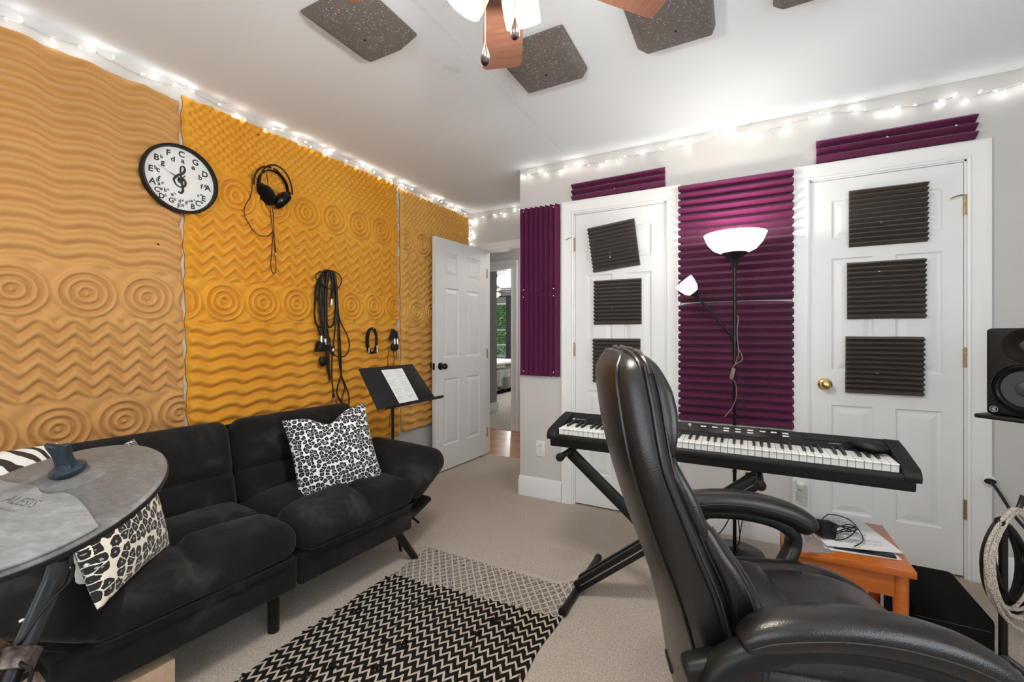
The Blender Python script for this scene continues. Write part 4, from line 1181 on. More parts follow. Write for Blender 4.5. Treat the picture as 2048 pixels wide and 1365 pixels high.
# ================================================================ SOFA
SO = Vector((-1.548, 1.118, 0))
SA = R(-4.2)  # long axis: local +y runs to the far end; local -x runs to the wall
sofa = thing('futon_sofa', 'black microsuede futon sofa with tufted seat and splayed arms against the orange wall', 'sofa', SO, SA)
W2 = 0.585
def bx_span(a, b): return MB().span(a, b)
for s_, y0, y1 in ((0, 0.004, W2 + 0.03), (1, -W2 - 0.10, -0.004)):
    o = MB(); o.span((-0.62, y0, 0.195), (0.0, y1, 0.325)); o.build('base', 'suede', sofa, bevel=0.014, seg=3)
for s_, yc in ((0, 0.31), (1, -0.32)):
    sgn = 1 if s_ == 0 else -1
    h_ = (0.275, 0.315, 0.068)
    def fn(P, u, v_, w_):
        P = Vector(P)
        if w_ < 0: P.z += 0
        if u > 0.5: P.x += 0.010 * math.sin((v_ + 1) * PI * 2) * 0.3
        P.z += 0.005 * noise.noise(Vector((P.x * 6, P.y * 6, s_)))
        P.z += 0.02 * max(0, u) ** 3 * max(0, w_)*0
        return P
    o = puffy('seat_cushion', 'suede', sofa, h_, n=(34, 38, 8), r=0.06, puff=0.034,
              seams=[(0, 0.035, 0.042, 0.022), (1, 0.03 * sgn, 0.036, 0.018)], fn=fn, loc=(-0.245, yc, 0.388))
    # back
    h_ = (0.205, 0.325, 0.062)
    o = puffy('back_cushion', 'suede', sofa, h_, n=(30, 36, 8), r=0.055, puff=0.016,
              seams=[(0, -0.03, 0.030, 0.012), (1, 0.12 * sgn, 0.022, 0.011)], loc=(0, 0, 0))
    # local x of the pad runs up the back, local z faces the seat (+x), local y along the sofa
    lean = R(15)
    ux = Vector((-math.sin(lean), 0, math.cos(lean))); uz = Vector((math.cos(lean), 0, math.sin(lean)))
    o.matrix_local = basis((-0.505, yc + 0.012 * sgn, 0.605), ux, (0, 1, 0), uz) if False else basis((-0.515, yc + 0.018 * sgn, 0.600), ux, uz.cross(ux), uz)
    rb = MB(); rb.box((0, 0, 0), (0.40, 0.64, 0.035)); o2 = rb.build('back_frame', 'suede', sofa, bevel=0.012)
    o2.matrix_local = basis(Vector((-0.515, yc, 0.590)) - uz * 0.072, ux, uz.cross(ux), uz)
# piping along the seat front
for y0, y1 in ((0.01, W2 + 0.03), (-W2 - 0.04, -0.01)):
    MB().tube([(0.022, y0 + 0.02, 0.335), (0.029, y0 + 0.06, 0.334), (0.029, y1 - 0.06, 0.334), (0.022, y1 - 0.02, 0.335)], 0.0045, 8).build('piping', 'suede', sofa)
# arms: pads hinged at the seat ends, splayed up and outward
for sgn, ya in ((1, W2 + 0.030), (-1, -W2 + 0.020)):
    o = puffy('arm_pad', 'suede', sofa, (0.285, 0.150, 0.074), n=(34, 24, 8), r=0.070, puff=0.034, seams=[])
    tl = R(33)
    uy = Vector((0, sgn * math.cos(tl), math.sin(tl))); uz = Vector((0, -sgn * math.sin(tl), math.cos(tl)))
    ux = uy.cross(uz)
    o.matrix_local = basis(Vector((-0.240, ya, 0.378)) + uy * 0.125 + uz * 0.012, ux, uy, uz)
    rb = MB(); rb.box((0, 0, 0), (0.46, 0.24, 0.03)); o2 = rb.build('arm_frame', 'suede', sofa, bevel=0.012)
    o2.matrix_local = basis(Vector((-0.255, ya, 0.330)) + uy * 0.13 - uz * 0.035, ux, uy, uz)
    # lower bracket plate seen under the arm
    rb = MB(); rb.box((0, 0, 0), (0.50, 0.20, 0.03)); o2 = rb.build('side_bracket', 'suede', sofa, bevel=0.013)
    o2.matrix_local = basis((-0.27, ya + sgn * 0.075, 0.262), (1, 0, 0), (0, math.cos(R(20)), sgn * math.sin(R(20))), (0, -sgn * math.sin(R(20)), math.cos(R(20))))
# legs
for (x, y, dx_, dy_) in ((-0.07, W2 - 0.03, 0.02, 0.13), (-0.50, W2 - 0.03, -0.04, 0.13), (-0.07, -W2 + 0.03, 0.02, -0.12), (-0.50, -W2 + 0.03, -0.04, -0.12)):
    MB().tube([(x, y, 0.205), (x + dx_, y + dy_, 0.0)], [0.021, 0.018], 18).build('leg', 'black_metal', sofa)
for (x, y) in ((-0.12, -0.035), (-0.50, -0.035)):
    MB().tube([(x, y, 0.205), (x, y, 0.0)], [0.0225, 0.0215], 18).build('leg', 'black_metal', sofa)

# pillows
def place_pillow(name, lab, mat, size, c, face, up, dent=0.0, group=None, roll=0.0):
    f_ = Vector(face).normalized(); u_ = Vector(up); u_ = (u_ - f_ * u_.dot(f_)).normalized(); r_ = u_.cross(f_)
    o = pillow_mesh(size[0], size[1], size[2], dent=dent).build(name, mat, weld=True, ang=70)
    o.matrix_world = basis(c, r_, u_, f_) @ Matrix.Rotation(roll, 4, 'Z')
    return tag(o, lab, 'cushion', group)
place_pillow('throw_pillow', 'black and white small leopard print pillow propped at the right end of the sofa', 'leopard_small', (0.40, 0.40, 0.13), (-1.775, 1.475, 0.625), (0.86, -0.40, 0.36), (0, 0, 1), dent=0.055, roll=R(7), group='leopard print pillows on the sofa')
o = pillow_mesh(0.40, 0.39, 0.12).build('throw_pillow', 'leopard_big', weld=True, ang=70)
px_ = Vector((-0.71, 0.70, -0.05)).normalized(); py_ = Vector((-0.03, -0.344, 0.938)); py_ = (py_ - px_ * py_.dot(px_)).normalized()
o.matrix_world = basis((-1.642, 0.590, 0.663), px_, py_, px_.cross(py_))
tag(o, 'large leopard print pillow leaning at the left end of the sofa behind the cymbal', 'cushion', 'leopard print pillows on the sofa')
place_pillow('throw_pillow', 'brown and white zebra striped pillow at the far left behind the cymbal', 'zebra', (0.37, 0.38, 0.13), (-2.01, 0.395, 0.662), (0.90, 0.12, 0.38), (0, 0.05, 1), roll=R(-3))
place_pillow('throw_pillow', 'plain cream pillow under the large leopard print pillow', 'white_cloth', (0.25, 0.22, 0.08), (-1.69, 0.455, 0.535), (0.25, -0.1, 0.95), (0, 1, 0), roll=R(10))

# box under the sofa
bxp = [(-1.577, 0.756, 0.155), (-1.551, 0.643, 0.155)]
cbx = thing('cardboard_box', 'brown cardboard box with a line drawing, pushed under the sofa', 'box', (-1.675, 0.605, 0), SA)
MB().span((-0.22, -0.15, 0.001), (0.06, 0.12, 0.155)).build('carton', 'card', cbx, bevel=0.002)
mb = MB()
for k in range(5):
    mb.tube(smooth_path([(0.0612, -0.02 + 0.013 * k, 0.03 + 0.012 * k), (0.0612, 0.02 + 0.013 * k, 0.06 + 0.008 * k), (0.0612, 0.06 + 0.008 * k, 0.04 + 0.014 * k)], 5), 0.0007, 4)
mb.tube([(0.0612, -0.10, 0.09), (0.0612, 0.09, 0.10)], 0.0008, 4)
mb.build('line_drawing', 'box_ink', cbx)

# ================================================================ RUG
rug = MB(); nx, ny = 60, 110
RX0, RX1 = -1.545, -0.672; RY0, RY1 = 0.28, 1.945
vs = []
for i in range(nx + 1):
    for j in range(ny + 1):
        u, v_ = i / nx, j / ny
        x = RX0 + (RX1 - RX0) * u; y = RY0 + (RY1 - RY0) * v_
        x += 0.006 * math.sin(y * 16) * (abs(u - 0.5) * 2) ** 4 - 0.05 * (1 - v_) * u * 0 + (-0.045 * (1 - v_) * (1 - u) * 0)
        x += 0.05 * (0.6 - v_) * (u) * (1 if v_ < 0.6 else 0.4)
        y += 0.03 * (u - 0.3)
        z = 0.006 + 0.0025 * noise.noise(Vector((x * 7, y * 7, 0)))
        # lifted far corner against the keyboard stand foot
        d_ = math.hypot(u - 1.0, (v_ - 1.0) * 1.6)
        z += 0.055 * math.exp(-(d_ / 0.07) ** 2)
        vs.append((x - RX0, y - RY0, z))
rug.add(vs, [(i * (ny + 1) + j, (i + 1) * (ny + 1) + j, (i + 1) * (ny + 1) + j + 1, i * (ny + 1) + j + 1) for i in range(nx) for j in range(ny)])
n0 = len(rug.v)
low = [(x, y, 0.001) for x, y, z in vs]
rim = [i * (ny + 1) for i in range(nx + 1)] + [nx * (ny + 1) + j for j in range(1, ny + 1)] + [i * (ny + 1) + ny for i in range(nx - 1, -1, -1)] + [j for j in range(ny - 1, 0, -1)]
rug.v += [low[k] for k in rim]
m_ = len(rim)
rug.f += [(rim[k], rim[(k + 1) % m_], n0 + (k + 1) % m_, n0 + k) for k in range(m_)]
rg = rug.build('chevron_rug', 'rug', ang=60)
rg.location = (RX0, RY0, 0.0)
tag(rg, 'black and cream chevron woven rug with a pale netted end on the carpet', 'rug')
random.seed(3)
mb = MB()
for k in range(34):
    x = random.uniform(0.06, 0.84); y = random.uniform(0.15, 1.30); a = random.uniform(0, PI)
    for m2 in range(random.choice((2, 3))):
        l_ = random.uniform(0.018, 0.04); aa = a + random.uniform(-.8, .8)
        mb.tube(smooth_path([(x, y, 0.009), (x + l_ * 0.5 * math.cos(aa), y + l_ * 0.5 * math.sin(aa), 0.019), (x + l_ * math.cos(aa), y + l_ * math.sin(aa), 0.009)], 4), 0.0055, 6, flat=0.4)
for j in range(22):
    y = random.uniform(0.1, 1.34); mb.tube([(0.012, y, 0.007), (-0.004 - random.random() * 0.012, y + random.uniform(-0.012, 0.012), 0.004)], 0.0045, 6, flat=0.5)
tf = mb.build('loose_yarn', 'rug_tuft', rg); tf['kind'] = 'stuff'

# ================================================================ ELECTRONIC CYMBAL
CN = Vector((0.1490, -0.3125, 0.9381)).normalized()
cc = Vector((-1.105, 0.290, 0.895))
ux = Vector((0.8827, 0.47, 0)); ux = (ux - CN * ux.dot(CN)).normalized(); uy = CN.cross(ux)
cy = thing('cymbal_pad', 'grey electronic cymbal pad with a blue-black wing nut on a tilted arm', 'drum pad', cc)
cy.matrix_world = basis(cc, ux, uy, CN)
RC = 0.178
HX, HY = -0.013, 0.068   # mounting hole
mb = MB(); rings = []
NR = 72
prof = [(0.0, 0.000), (0.30, 0.001), (0.90, -0.001), (0.975, -0.002), (1.0, -0.006), (1.0, -0.013), (0.95, -0.017), (0.5, -0.016), (0.0, -0.016)]
vs = []
for f_, z in prof:
    ring = []
    for k in range(NR):
        a = 2 * PI * k / NR
        ring.append((RC * f_ * math.cos(a) + HX * (1 - f_), RC * f_ * math.sin(a) + HY * (1 - f_), z))
    rings.append(ring)
rings[0] = [(HX + 0.001 * math.cos(2 * PI * k / NR), HY + 0.001 * math.sin(2 * PI * k / NR), 0) for k in range(NR)]
rings[-1] = [(HX + 0.001 * math.cos(2 * PI * k / NR), HY + 0.001 * math.sin(2 * PI * k / NR), -0.016) for k in range(NR)]
mb.loft(rings); disc = mb.build('cymbal_disc', 'cym', cy)
MB().lathe([(RC * 0.90, -0.010), (RC * 1.004, -0.008), (RC * 1.008, -0.012), (RC * 1.0, -0.0175), (RC * 0.90, -0.0175)], 72, closed=True).build('rubber_rim', 'black_plastic', cy)
mb = MB(); mb.lathe([(0.052, 0.0005), (0.050, 0.003), (0.036, 0.008), (0.030, 0.010), (0.029, 0.0095), (0.0, 0.0095)], 40, Matrix.Translation((HX, HY, 0.0)) @ Matrix.Diagonal((1.15, 0.85, 1, 1))); mb.build('bell', 'cym', cy)
# raised playing pad: a sector facing the player (lower left)
mb = MB(); out = []
aE = math.atan2(-0.065, 0.161)
for k in range(49):
    a = R(158) + (2 * PI + aE - R(158)) * k / 48; out.append((0.970 * RC * math.cos(a), 0.970 * RC * math.sin(a)))
inner = [(0.103, -0.024), (0.055, 0.006), (0.020, 0.018), (0.002, 0.014), (-0.020, 0.019), (-0.050, 0.038), (-0.085, 0.044), (-0.120, 0.050)]
poly = out + [tuple(p)[:2] for p in smooth_path([(x, y, 0) for x, y in inner], 5)]
mb.prism(poly, 2, -0.001, 0.0035)
pd = mb.build('playing_pad', 'cym_pad', cy, bevel=0.0010, ang=50)
mb = MB()
text_geo(mb, 'ALESIS', 0.026, Matrix.Translation((-0.030, -0.006, 0.0038)) @ Matrix.Rotation(R(-13), 4, 'Z'))
text_geo(mb, 'PERCUSSION', 0.0065, Matrix.Translation((-0.034, -0.026, 0.0038)) @ Matrix.Rotation(R(-13), 4, 'Z'))
mb.build('logo_print', 'cym_mark', pd)
# wing nut
mb = MB(); mb.lathe([(0.0, 0.010), (0.024, 0.010), (0.0265, 0.013), (0.0265, 0.020), (0.023, 0.023), (0.017, 0.025), (0.014, 0.034), (0.0, 0.034)], 36, Matrix.Translation((HX, HY, 0)))
mb.build('nut_collar', 'wing', cy)
rings = []
for z, hw, ht in ((0.020, 0.017, 0.016), (0.026, 0.016, 0.013), (0.036, 0.015, 0.0100), (0.049, 0.018, 0.0080), (0.060, 0.0225, 0.0075), (0.067, 0.0235, 0.007), (0.070, 0.021, 0.004)):
    rings.append([(HX + x, HY + y, z + 0.004 * abs(x) / 0.02) for x, y in superellipse(hw, ht, 3, 28)])
mb = MB(); mb.loft(rings); mb.build('wing_nut', 'wing', cy)
mb = MB(); mb.tube([(HX, HY, 0.0), (HX, HY, 0.066)], 0.004, 12); mb.build('threaded_rod', 'silver', cy)
# arm: tube from under the disc down-left, with its cable
def cl2(p): return cy.matrix_world.inverted() @ Vector(p)
top_ = cy.matrix_world @ Vector((HX, HY, -0.016))
arm = [(-1.108, 0.316, 0.782), (-1.121, 0.309, 0.740), (-1.088, 0.270, 0.673), (-1.068, 0.247, 0.640), (-1.048, 0.212, 0.557)]
A_ = [top_, Vector(arm[0]).lerp(top_, 0.35)] + [Vector(p) for p in arm]
tl_ = thing('cymbal_stand', 'dark grey tubular drum rack arm holding the cymbal pad, with a rusty clamp', 'stand', arm[3])
mb = MB(); mb.tube([A_[0], Vector(arm[0])], [0.006, 0.012], 14)
o = mb.build('tilter', 'black_metal', None); o.parent = tl_; o.location = -Vector(arm[3])
mb = MB(); mb.tube([Vector(arm[0]), Vector(arm[1]), Vector(arm[2]), Vector(arm[3])], 0.0155, 22)
o = mb.build('arm_tube', 'grey_tube', None); o.parent = tl_; o.location = -Vector(arm[3])
mb = MB(); mb.tube([Vector(arm[2]), Vector(arm[4])], 0.0125, 22)
o = mb.build('inner_tube', 'black_metal', None); o.parent = tl_; o.location = -Vector(arm[3])
d_ = (Vector(arm[3]) - Vector(arm[2])).normalized()
mb = MB()
q = d_.to_track_quat('Z', 'Y').to_matrix().to_4x4()
mb.lathe([(0.017, -0.016), (0.026, -0.016), (0.026, 0.016), (0.017, 0.016)], 24, Matrix.Translation(Vector(arm[3]) - d_ * 0.01) @ q, closed=True)
o = mb.build('clamp', 'rust', None, bevel=0.002); o.parent = tl_; o.location = -Vector(arm[3])
mb = MB(); F_ = Vector((-0.47, 0.8827, 0)); Rr = Vector((0.8827, 0.47, 0))
mb.box(Vector(arm[3]) - Rr * 0.045 + Vector((0, 0, 0.0)), (0.05, 0.03, 0.075), rot=(0, R(20), R(28))); mb.tube([Vector(arm[3]) - Rr * 0.075, Vector(arm[3]) - Rr * 0.03], 0.008, 12)
mb.box(Vector(arm[3]) + Rr * 0.02 - Vector((0, 0, 0.055)), (0.055, 0.03, 0.06), rot=(0, R(-35), R(28)))
o = mb.build('clamp_block', 'rust', None, bevel=0.005); o.parent = tl_; o.location = -Vector(arm[3])
# rack post down to the floor, below the frame
p0 = Vector(arm[4])
mb = MB(); mb.tube([p0, (p0.x, p0.y, p0.z - 0.05), (p0.x, p0.y, 0.02)], 0.019, 20)
o = mb.build('rack_post', 'black_metal', None); o.parent = tl_; o.location = -Vector(arm[3])
for k in range(3):
    a = R(100 + 120 * k); mb = MB(); mb.tube([(p0.x, p0.y, 0.26), (p0.x + 0.24 * math.cos(a), p0.y + 0.24 * math.sin(a), 0.014)], 0.011, 12)
    o = mb.build('leg', 'black_metal', None); o.parent = tl_; o.location = -Vector(arm[3])
cbl = [(-1.080, 0.320, 0.790), (-1.077, 0.322, 0.769), (-1.081, 0.319, 0.746), (-1.076, 0.299, 0.730), (-1.074, 0.278, 0.708), (-1.070, 0.257, 0.679), (-1.081, 0.251, 0.653), (-1.041, 0.250, 0.652), (-1.028, 0.257, 0.640), (-1.037, 0.252, 0.595)]
mb = MB(); mb.tube(smooth_path([tuple(A_[0] - Vector((0, 0, 0.01)))] + list(cbl), 6), 0.0032, 8)
o = mb.build('trigger_cable', 'cable', None); o.parent = tl_; o.location = -Vector(arm[3])

# ================================================================ OFFICE CHAIR
CH = thing('office_chair', 'high-backed black leather office chair with padded loop arms in the foreground', 'chair', (0.066, 1.236, 0), R(20.0))
def prof_tab(pts): return sorted([(z, x) for x, z in pts])
rear = prof_tab([(-.392, 1.152), (-.414, 1.115), (-.412, 1.05), (-.394, .941), (-.365, .835), (-.334, .74), (-.298, .648), (-.267, .545), (-.247, .459), (-.235, .38), (-.23, .34)])
front = prof_tab([(-.322, 1.152), (-.302, 1.118), (-.286, 1.055), (-.280, 1.0), (-.270, .927), (-.255, .885), (-.232, .835), (-.203, .766), (-.172, .699), (-.155, .631), (-.14, .55), (-.135, .45), (-.13, .34)])
width = [(.34, .205), (.42, .235), (.55, .255), (.70, .262), (.85, .258), (.95, .250), (1.05, .225), (1.10, .212), (1.13, .195), (1.145, .170), (1.158, .11)]
def back_section(z, grow=0.0, n=48, e=2.7, fx_=None, rx_=None, wk=1.0):
    xr = lerp_tab(rear, z) if rx_ is None else rx_
    xf = lerp_tab(front, z) if fx_ is None else fx_
    cxm = (xr + xf) / 2; a = (xf - xr) / 2 + grow; b = lerp_tab(width, z) * wk + grow
    out = []
    for (u, v_) in superellipse(a, b, e, n):
        # wings: sides of the backrest sweep forward, the middle stays back
        sw = 0.022 * (abs(v_) / max(b, 1e-4)) ** 2 - 0.012
        out.append((cxm + u + sw, v_, z))
    return out
zs = [.34, .36, .40, .45, .50, .56, .62, .68, .74, .80, .86, .91, .96, 1.01, 1.06, 1.09, 1.115, 1.132, 1.145, 1.153, 1.157]
mb = MB(); mb.loft([back_section(z) for z in zs]); mb.build('backrest', 'leather', CH, ang=70)
# front cushions with their own bulge: headrest, shoulder pad, lumbar roll
def pad(name, z0, z1, depth, wk, back=0.055, wrinkle=0.0028, n=22, e=3.0):
    mb = MB(); rings = []
    for k in range(n + 1):
        t_ = k / n; z = z0 + (z1 - z0) * t_
        g = math.sin(PI * min(1, max(0, t_))) ** 0.5
        xf = lerp_tab(front, z)
        x1 = xf + depth * g; x0 = xf - back
        b = lerp_tab(width, z) * wk * (0.90 + 0.10 * g)
        ring = []
        for (u, v_) in superellipse((x1 - x0) / 2 * (0.62 + 0.38 * g), b, e, 44):
            w_ = wrinkle * noise.noise(Vector((v_ * 22, z * 30, depth * 40)))
            sw = 0.022 * (abs(v_) / b) ** 2 - 0.012
            ring.append(((x0 + x1) / 2 + u + sw + w_, v_, z + w_))
        rings.append(ring)
    mb.loft(rings)
    return mb.build(name, 'leather', CH, ang=70)
hd = pad('headrest_pad', 0.935, 1.150, 0.020, 0.93)
sp1 = pad('shoulder_pad', 0.76, 0.945, 0.012, 0.95)
lp = pad('lumbar_pad', 0.42, 0.83, 0.046, 0.97, wrinkle=0.0022, n=30)
# piping running down the side of the backrest and over its top
def side_line(frac, z0, z1, sy, r_, mat, name, parent=CH, out=0.0035, n=40, e=2.7):
    pts = []
    for k in range(n + 1):
        z = z0 + (z1 - z0) * k / n
        xr, xf = lerp_tab(rear, z), lerp_tab(front, z); b = lerp_tab(width, z)
        u = (frac * 2 - 1)
        v_ = b * (1 - abs(u) ** e) ** (1 / e) + out
        x = (xr + xf) / 2 + u * (xf - xr) / 2 + 0.022 * (v_ / b) ** 2 - 0.012
        pts.append((x, sy * v_, z))
    return MB().tube(pts, r_, 7).build(name, mat, parent)
for sy in (-1, 1):
    side_line(0.16, 0.36, 1.146, sy, 0.0042, 'leather', 'piping')
    side_line(0.60, 0.36, 1.13, sy, 0.0042, 'leather', 'piping')
    side_line(0.80, 0.60, 1.11, sy, 0.0030, 'leather', 'piping')
    side_line(0.66, 0.36, 1.12, sy, 0.0011, 'stitch', 'stitching', out=0.0022)
# curved seam over the crown with crumpled worn leather
for (k0, rr_, nm) in ((0.30, 0.0055, 'worn_seam'), (0.45, 0.006, 'worn_seam')):
    pts = []
    for j in range(31):
        v_ = -0.205 + 0.41 * j / 30
        zc = 1.10
        for z in [1.157 - 0.002 * q_ for q_ in range(60)]:
            if lerp_tab(width, z) >= abs(v_) + 0.004: zc = z; break
        x = lerp_tab(rear, 1.13) + 0.105 * k0 + 0.03 * (v_ / 0.2) ** 2
        pts.append((x + 0.004 * noise.noise(Vector((j * 0.9, k0 * 9, 0))), v_, zc + 0.0015 + 0.003 * noise.noise(Vector((j * 1.3, 3, k0)))))
    MB().tube(pts, [rr_ * (1 + 0.5 * noise.noise(Vector((j * 0.8, 1, k0 * 5)))) for j in range(31)], 8).build(nm, 'leather', CH)
# lumbar stitching rows
for sy in (-1, 1):
    for fr in (0.012, 0.028):
        pts = []
        for k in range(31):
            z = 0.47 + 0.34 * k / 30; g = math.sin(PI * (z - 0.42) / 0.41) ** 0.5
            b = lerp_tab(width, z) * 0.97 * (0.90 + 0.10 * g)
            pts.append((lerp_tab(front, z) + 0.046 * g - fr - 0.004 + 0.008, sy * (b * 0.955 + fr * 0.25), z))
        MB().tube(pts, 0.0016, 6).build('stitching', 'stitch', lp)
# seat: crowned cushion with raised side bolsters and a waterfall front
def seat_fn(P, u, v_, w_):
    P = Vector(P)
    top = max(0.0, w_)
    P.z += 0.022 * abs(v_) ** 3 * top * (1 - max(0, u) ** 4)
    P.z -= 0.075 * max(0.0, u) ** 2.6
    P.z += 0.012 * max(0.0, -u) ** 2 * top
    P.z += 0.003 * noise.noise(Vector((P.x * 13, P.y * 13, 2)))
    P.y *= 1.0 - 0.10 * max(0, -u) ** 2
    return P
st = puffy('seat', 'leather', CH, (0.275, 0.255, 0.060), n=(36, 34, 8), r=0.055, puff=0.022, seams=[(1, 0.165, 0.012, 0.008), (1, -0.165, 0.012, 0.008)], fn=seat_fn, loc=(0.085, 0, 0.462))
o = puffy('seat_back_flap', 'leather', CH, (0.085, 0.15, 0.016), n=(14, 20, 4), r=0.014, puff=0.012, loc=(-0.045, 0.035, 0.537), rot=(0, R(6), 0))
pts = [(0.045, 0.035 - 0.15 + 0.30 * k / 24, 0.533 + 0.004 * noise.noise(Vector((k * 1.7, 0, 0)))) for k in range(25)]
MB().tube([(p[0] + 0.004 * noise.noise(Vector((k * 2.3, 5, 0))), p[1], p[2]) for k, p in enumerate(pts)], 0.0045, 6).build('torn_edge', 'stitch', o).matrix_local = Matrix(o.matrix_local).inverted() if False else Matrix.Rotation(R(-6), 4, 'Y') @ Matrix.Translation((0.045, -0.035, -0.537))
mb = MB(); mb.box((0.07, 0, 0.398), (0.44, 0.42, 0.022)); mb.build('seat_pan', 'chair_plastic', CH, bevel=0.008)
# arms
arm_top = [(-.180, .632), (-.145, .654), (-.09, .668), (-.01, .674), (.07, .668), (.15, .650), (.205, .625), (.232, .598)]
for sy in (-1, 1):
    y = sy * 0.300
    pp = smooth_path([(x, y, z) for x, z in arm_top], 6)
    n_ = len(pp); rad = []
    for k in range(n_):
        t_ = k / (n_ - 1); rad.append(0.041 * (0.58 + 0.42 * min(1, math.sin(PI * min(0.5, t_ * 1.6)))) * (1 if t_ < 0.9 else math.sqrt(max(0.08, 1 - ((t_ - 0.9) / 0.1) ** 2))))
    mb = MB(); rings = []
    for k, p in enumerate(pp):
        a = pp[max(0, k - 1)]; b = pp[min(n_ - 1, k + 1)]; T = (b - a).normalized(); N = Vector((-T.z, 0, T.x)); B = Vector((0, 1, 0))
        rings.append([tuple(p + N * v_ + B * u) for u, v_ in superellipse(rad[k], rad[k] * 0.80, 2.6, 26)])
    mb.loft(rings); ap = mb.build('arm_pad', 'leather', CH, ang=70)
    st_ = []
    for k in range(2, n_ - 3):
        a = pp[max(0, k - 1)]; b = pp[min(n_ - 1, k + 1)]; T = (b - a).normalized(); N = Vector((-T.z, 0, T.x))
        st_.append(tuple(pp[k] - N * (-0.002) + Vector((0, -rad[k] * 1.0, 0))))
    MB().tube(st_, 0.0012, 6).build('stitching', 'stitch', ap)
    # plastic loop frame
    loop = [(-.240, .520), (-.225, .570), (-.185, .605), (-.13, .628), (-.05, .640), (.05, .637), (.13, .618), (.178, .585), (.180, .545), (.150, .500), (.118, .455), (.100, .405)]
    lp2 = smooth_path([(x, y, z) for x, z in loop], 6); m2 = len(lp2); rings = []
    for k, p in enumerate(lp2):
        a = lp2[max(0, k - 1)]; b = lp2[min(m2 - 1, k + 1)]; T = (b - a).normalized(); N = Vector((-T.z, 0, T.x)); B = Vector((0, 1, 0))
        wv = 0.028; hv = 0.019 + 0.008 * (1 - abs(k / (m2 - 1) - 0.15) * 2 if k / (m2 - 1) < 0.3 else 0)
        # the front post leans inward to the seat
        inn = max(0.0, (k / (m2 - 1) - 0.72) / 0.28); q = p + Vector((0, -sy * 0.055 * inn, 0))
        rings.append([tuple(q + N * v_ + B * u) for u, v_ in superellipse(wv, max(hv, 0.014), 3.2, 24)])
    mb = MB(); mb.loft(rings); af = mb.build('arm_frame', 'chair_plastic', CH, ang=60)
    mb = MB(); mb.box((-0.235, y - sy * 0.020, 0.545), (0.075, 0.05, 0.095), rot=(0, R(-18), 0)); mb.build('arm_bracket', 'chair_plastic', CH, bevel=0.014, seg=3)
    mb = MB(); mb.lathe([(0.016, 0), (0.016, 0.004), (0.010, 0.005), (0.009, 0.001), (0.0, 0.001)], 20, Matrix.Translation((-0.232, y + sy * 0.006, 0.545)) @ Matrix.Rotation(R(-90 * sy), 4, 'X')); mb.build('screw_cap', 'black_gloss', CH)
mb = MB(); mb.tube([(0.06, 0, 0.12), (0.06, 0, 0.39)], [0.028, 0.022], 20); mb.build('gas_lift', 'black_metal', CH)
mb = MB(); mb.box((0.06, 0, 0.375), (0.20, 0.16, 0.035)); mb.build('tilt_mechanism', 'black_metal', CH, bevel=0.008)
mb = MB(); mb.box((-0.13, 0, 0.370), (0.24, 0.07, 0.016)); mb.build('back_bar', 'black_metal', CH, bevel=0.004)
mb = MB(); mb.lathe([(0.0, 0.13), (0.035, 0.13), (0.045, 0.10), (0.045, 0.075), (0.0, 0.075)], 24, Matrix.Translation((0.06, 0, 0)))
mb.build('base_hub', 'chair_plastic', CH)
for k in range(5):
    a = R(20 + 72 * k); c_, s_ = math.cos(a), math.sin(a)
    mb = MB(); mb.tube([(0.06 + 0.03 * c_, 0.03 * s_, 0.105), (0.06 + 0.29 * c_, 0.29 * s_, 0.078)], [0.026, 0.016], 10, flat=0.7, up=(0, 0, 1)); lg = mb.build('base_leg', 'chair_plastic', CH)
    mb = MB()
    for dd in (-0.014, 0.014):
        mb.lathe([(0, -0.008), (0.022, -0.008), (0.026, -0.005), (0.026, 0.005), (0.022, 0.008), (0, 0.008)], 20, Matrix.Translation((0.06 + 0.29 * c_ - dd * s_, 0.29 * s_ + dd * c_, 0.0265)) @ Matrix.Rotation(a, 4, 'Z') @ Matrix.Rotation(R(90), 4, 'X'))
    mb.tube([(0.06 + 0.29 * c_, 0.29 * s_, 0.03), (0.06 + 0.29 * c_, 0.29 * s_, 0.085)], 0.006, 8)
    mb.build('caster', 'black_plastic', lg)

# ================================================================ DIGITAL PIANO
KB = thing('digital_piano', 'black 88-key digital piano on a folding stand in front of the closet', 'keyboard', (-0.809, 1.862, 0.675))
KW, KD = 1.322, 0.250
mb = MB()
mb.prism([(0.014, 0.0), (0.008, 0.042), (KD - 0.002, 0.050), (KD - 0.004, 0.004)], 0, 0.012, KW - 0.012)
mb.build('lower_case', 'black_plastic', KB, bevel=0.005)
mb = MB(); mb.prism([(0.0, 0.036), (0.0, 0.052), (0.004, 0.060), (0.018, 0.060), (0.018, 0.052), (KD - 0.002, 0.058), (KD - 0.002, 0.046)], 0, 0.003, KW - 0.003)
mb.build('front_rail', 'black_plastic', KB, bevel=0.002)
kx0, kx1 = 0.052, KW - 0.052
mb = MB(); mb.prism([(0.158, 0.058), (0.158, 0.090), (0.166, 0.0965), (0.178, 0.0985), (KD - 0.006, 0.124), (KD, 0.118), (KD, 0.058)], 0, kx0 - 0.004, kx1 + 0.004)
cons = mb.build('console_panel', 'black_plastic', KB, bevel=0.0015)
for x0, x1 in ((0.0, kx0 - 0.004), (kx1 + 0.004, KW)):
    mb = MB(); mb.prism([(0.0, 0.034), (-0.003, 0.052), (0.003, 0.068), (0.018, 0.079), (0.16, 0.112), (KD - 0.006, 0.126), (KD, 0.120), (KD, 0.05), (0.05, 0.034)], 0, x0, x1)
    mb.build('end_block', 'black_plastic', KB, bevel=0.005, seg=3)
nw = 52; kp = (kx1 - kx0) / nw
black_after = {0, 1, 3, 4, 5}  # C D F G A within an octave starting at C
wk_, bk_ = None, None
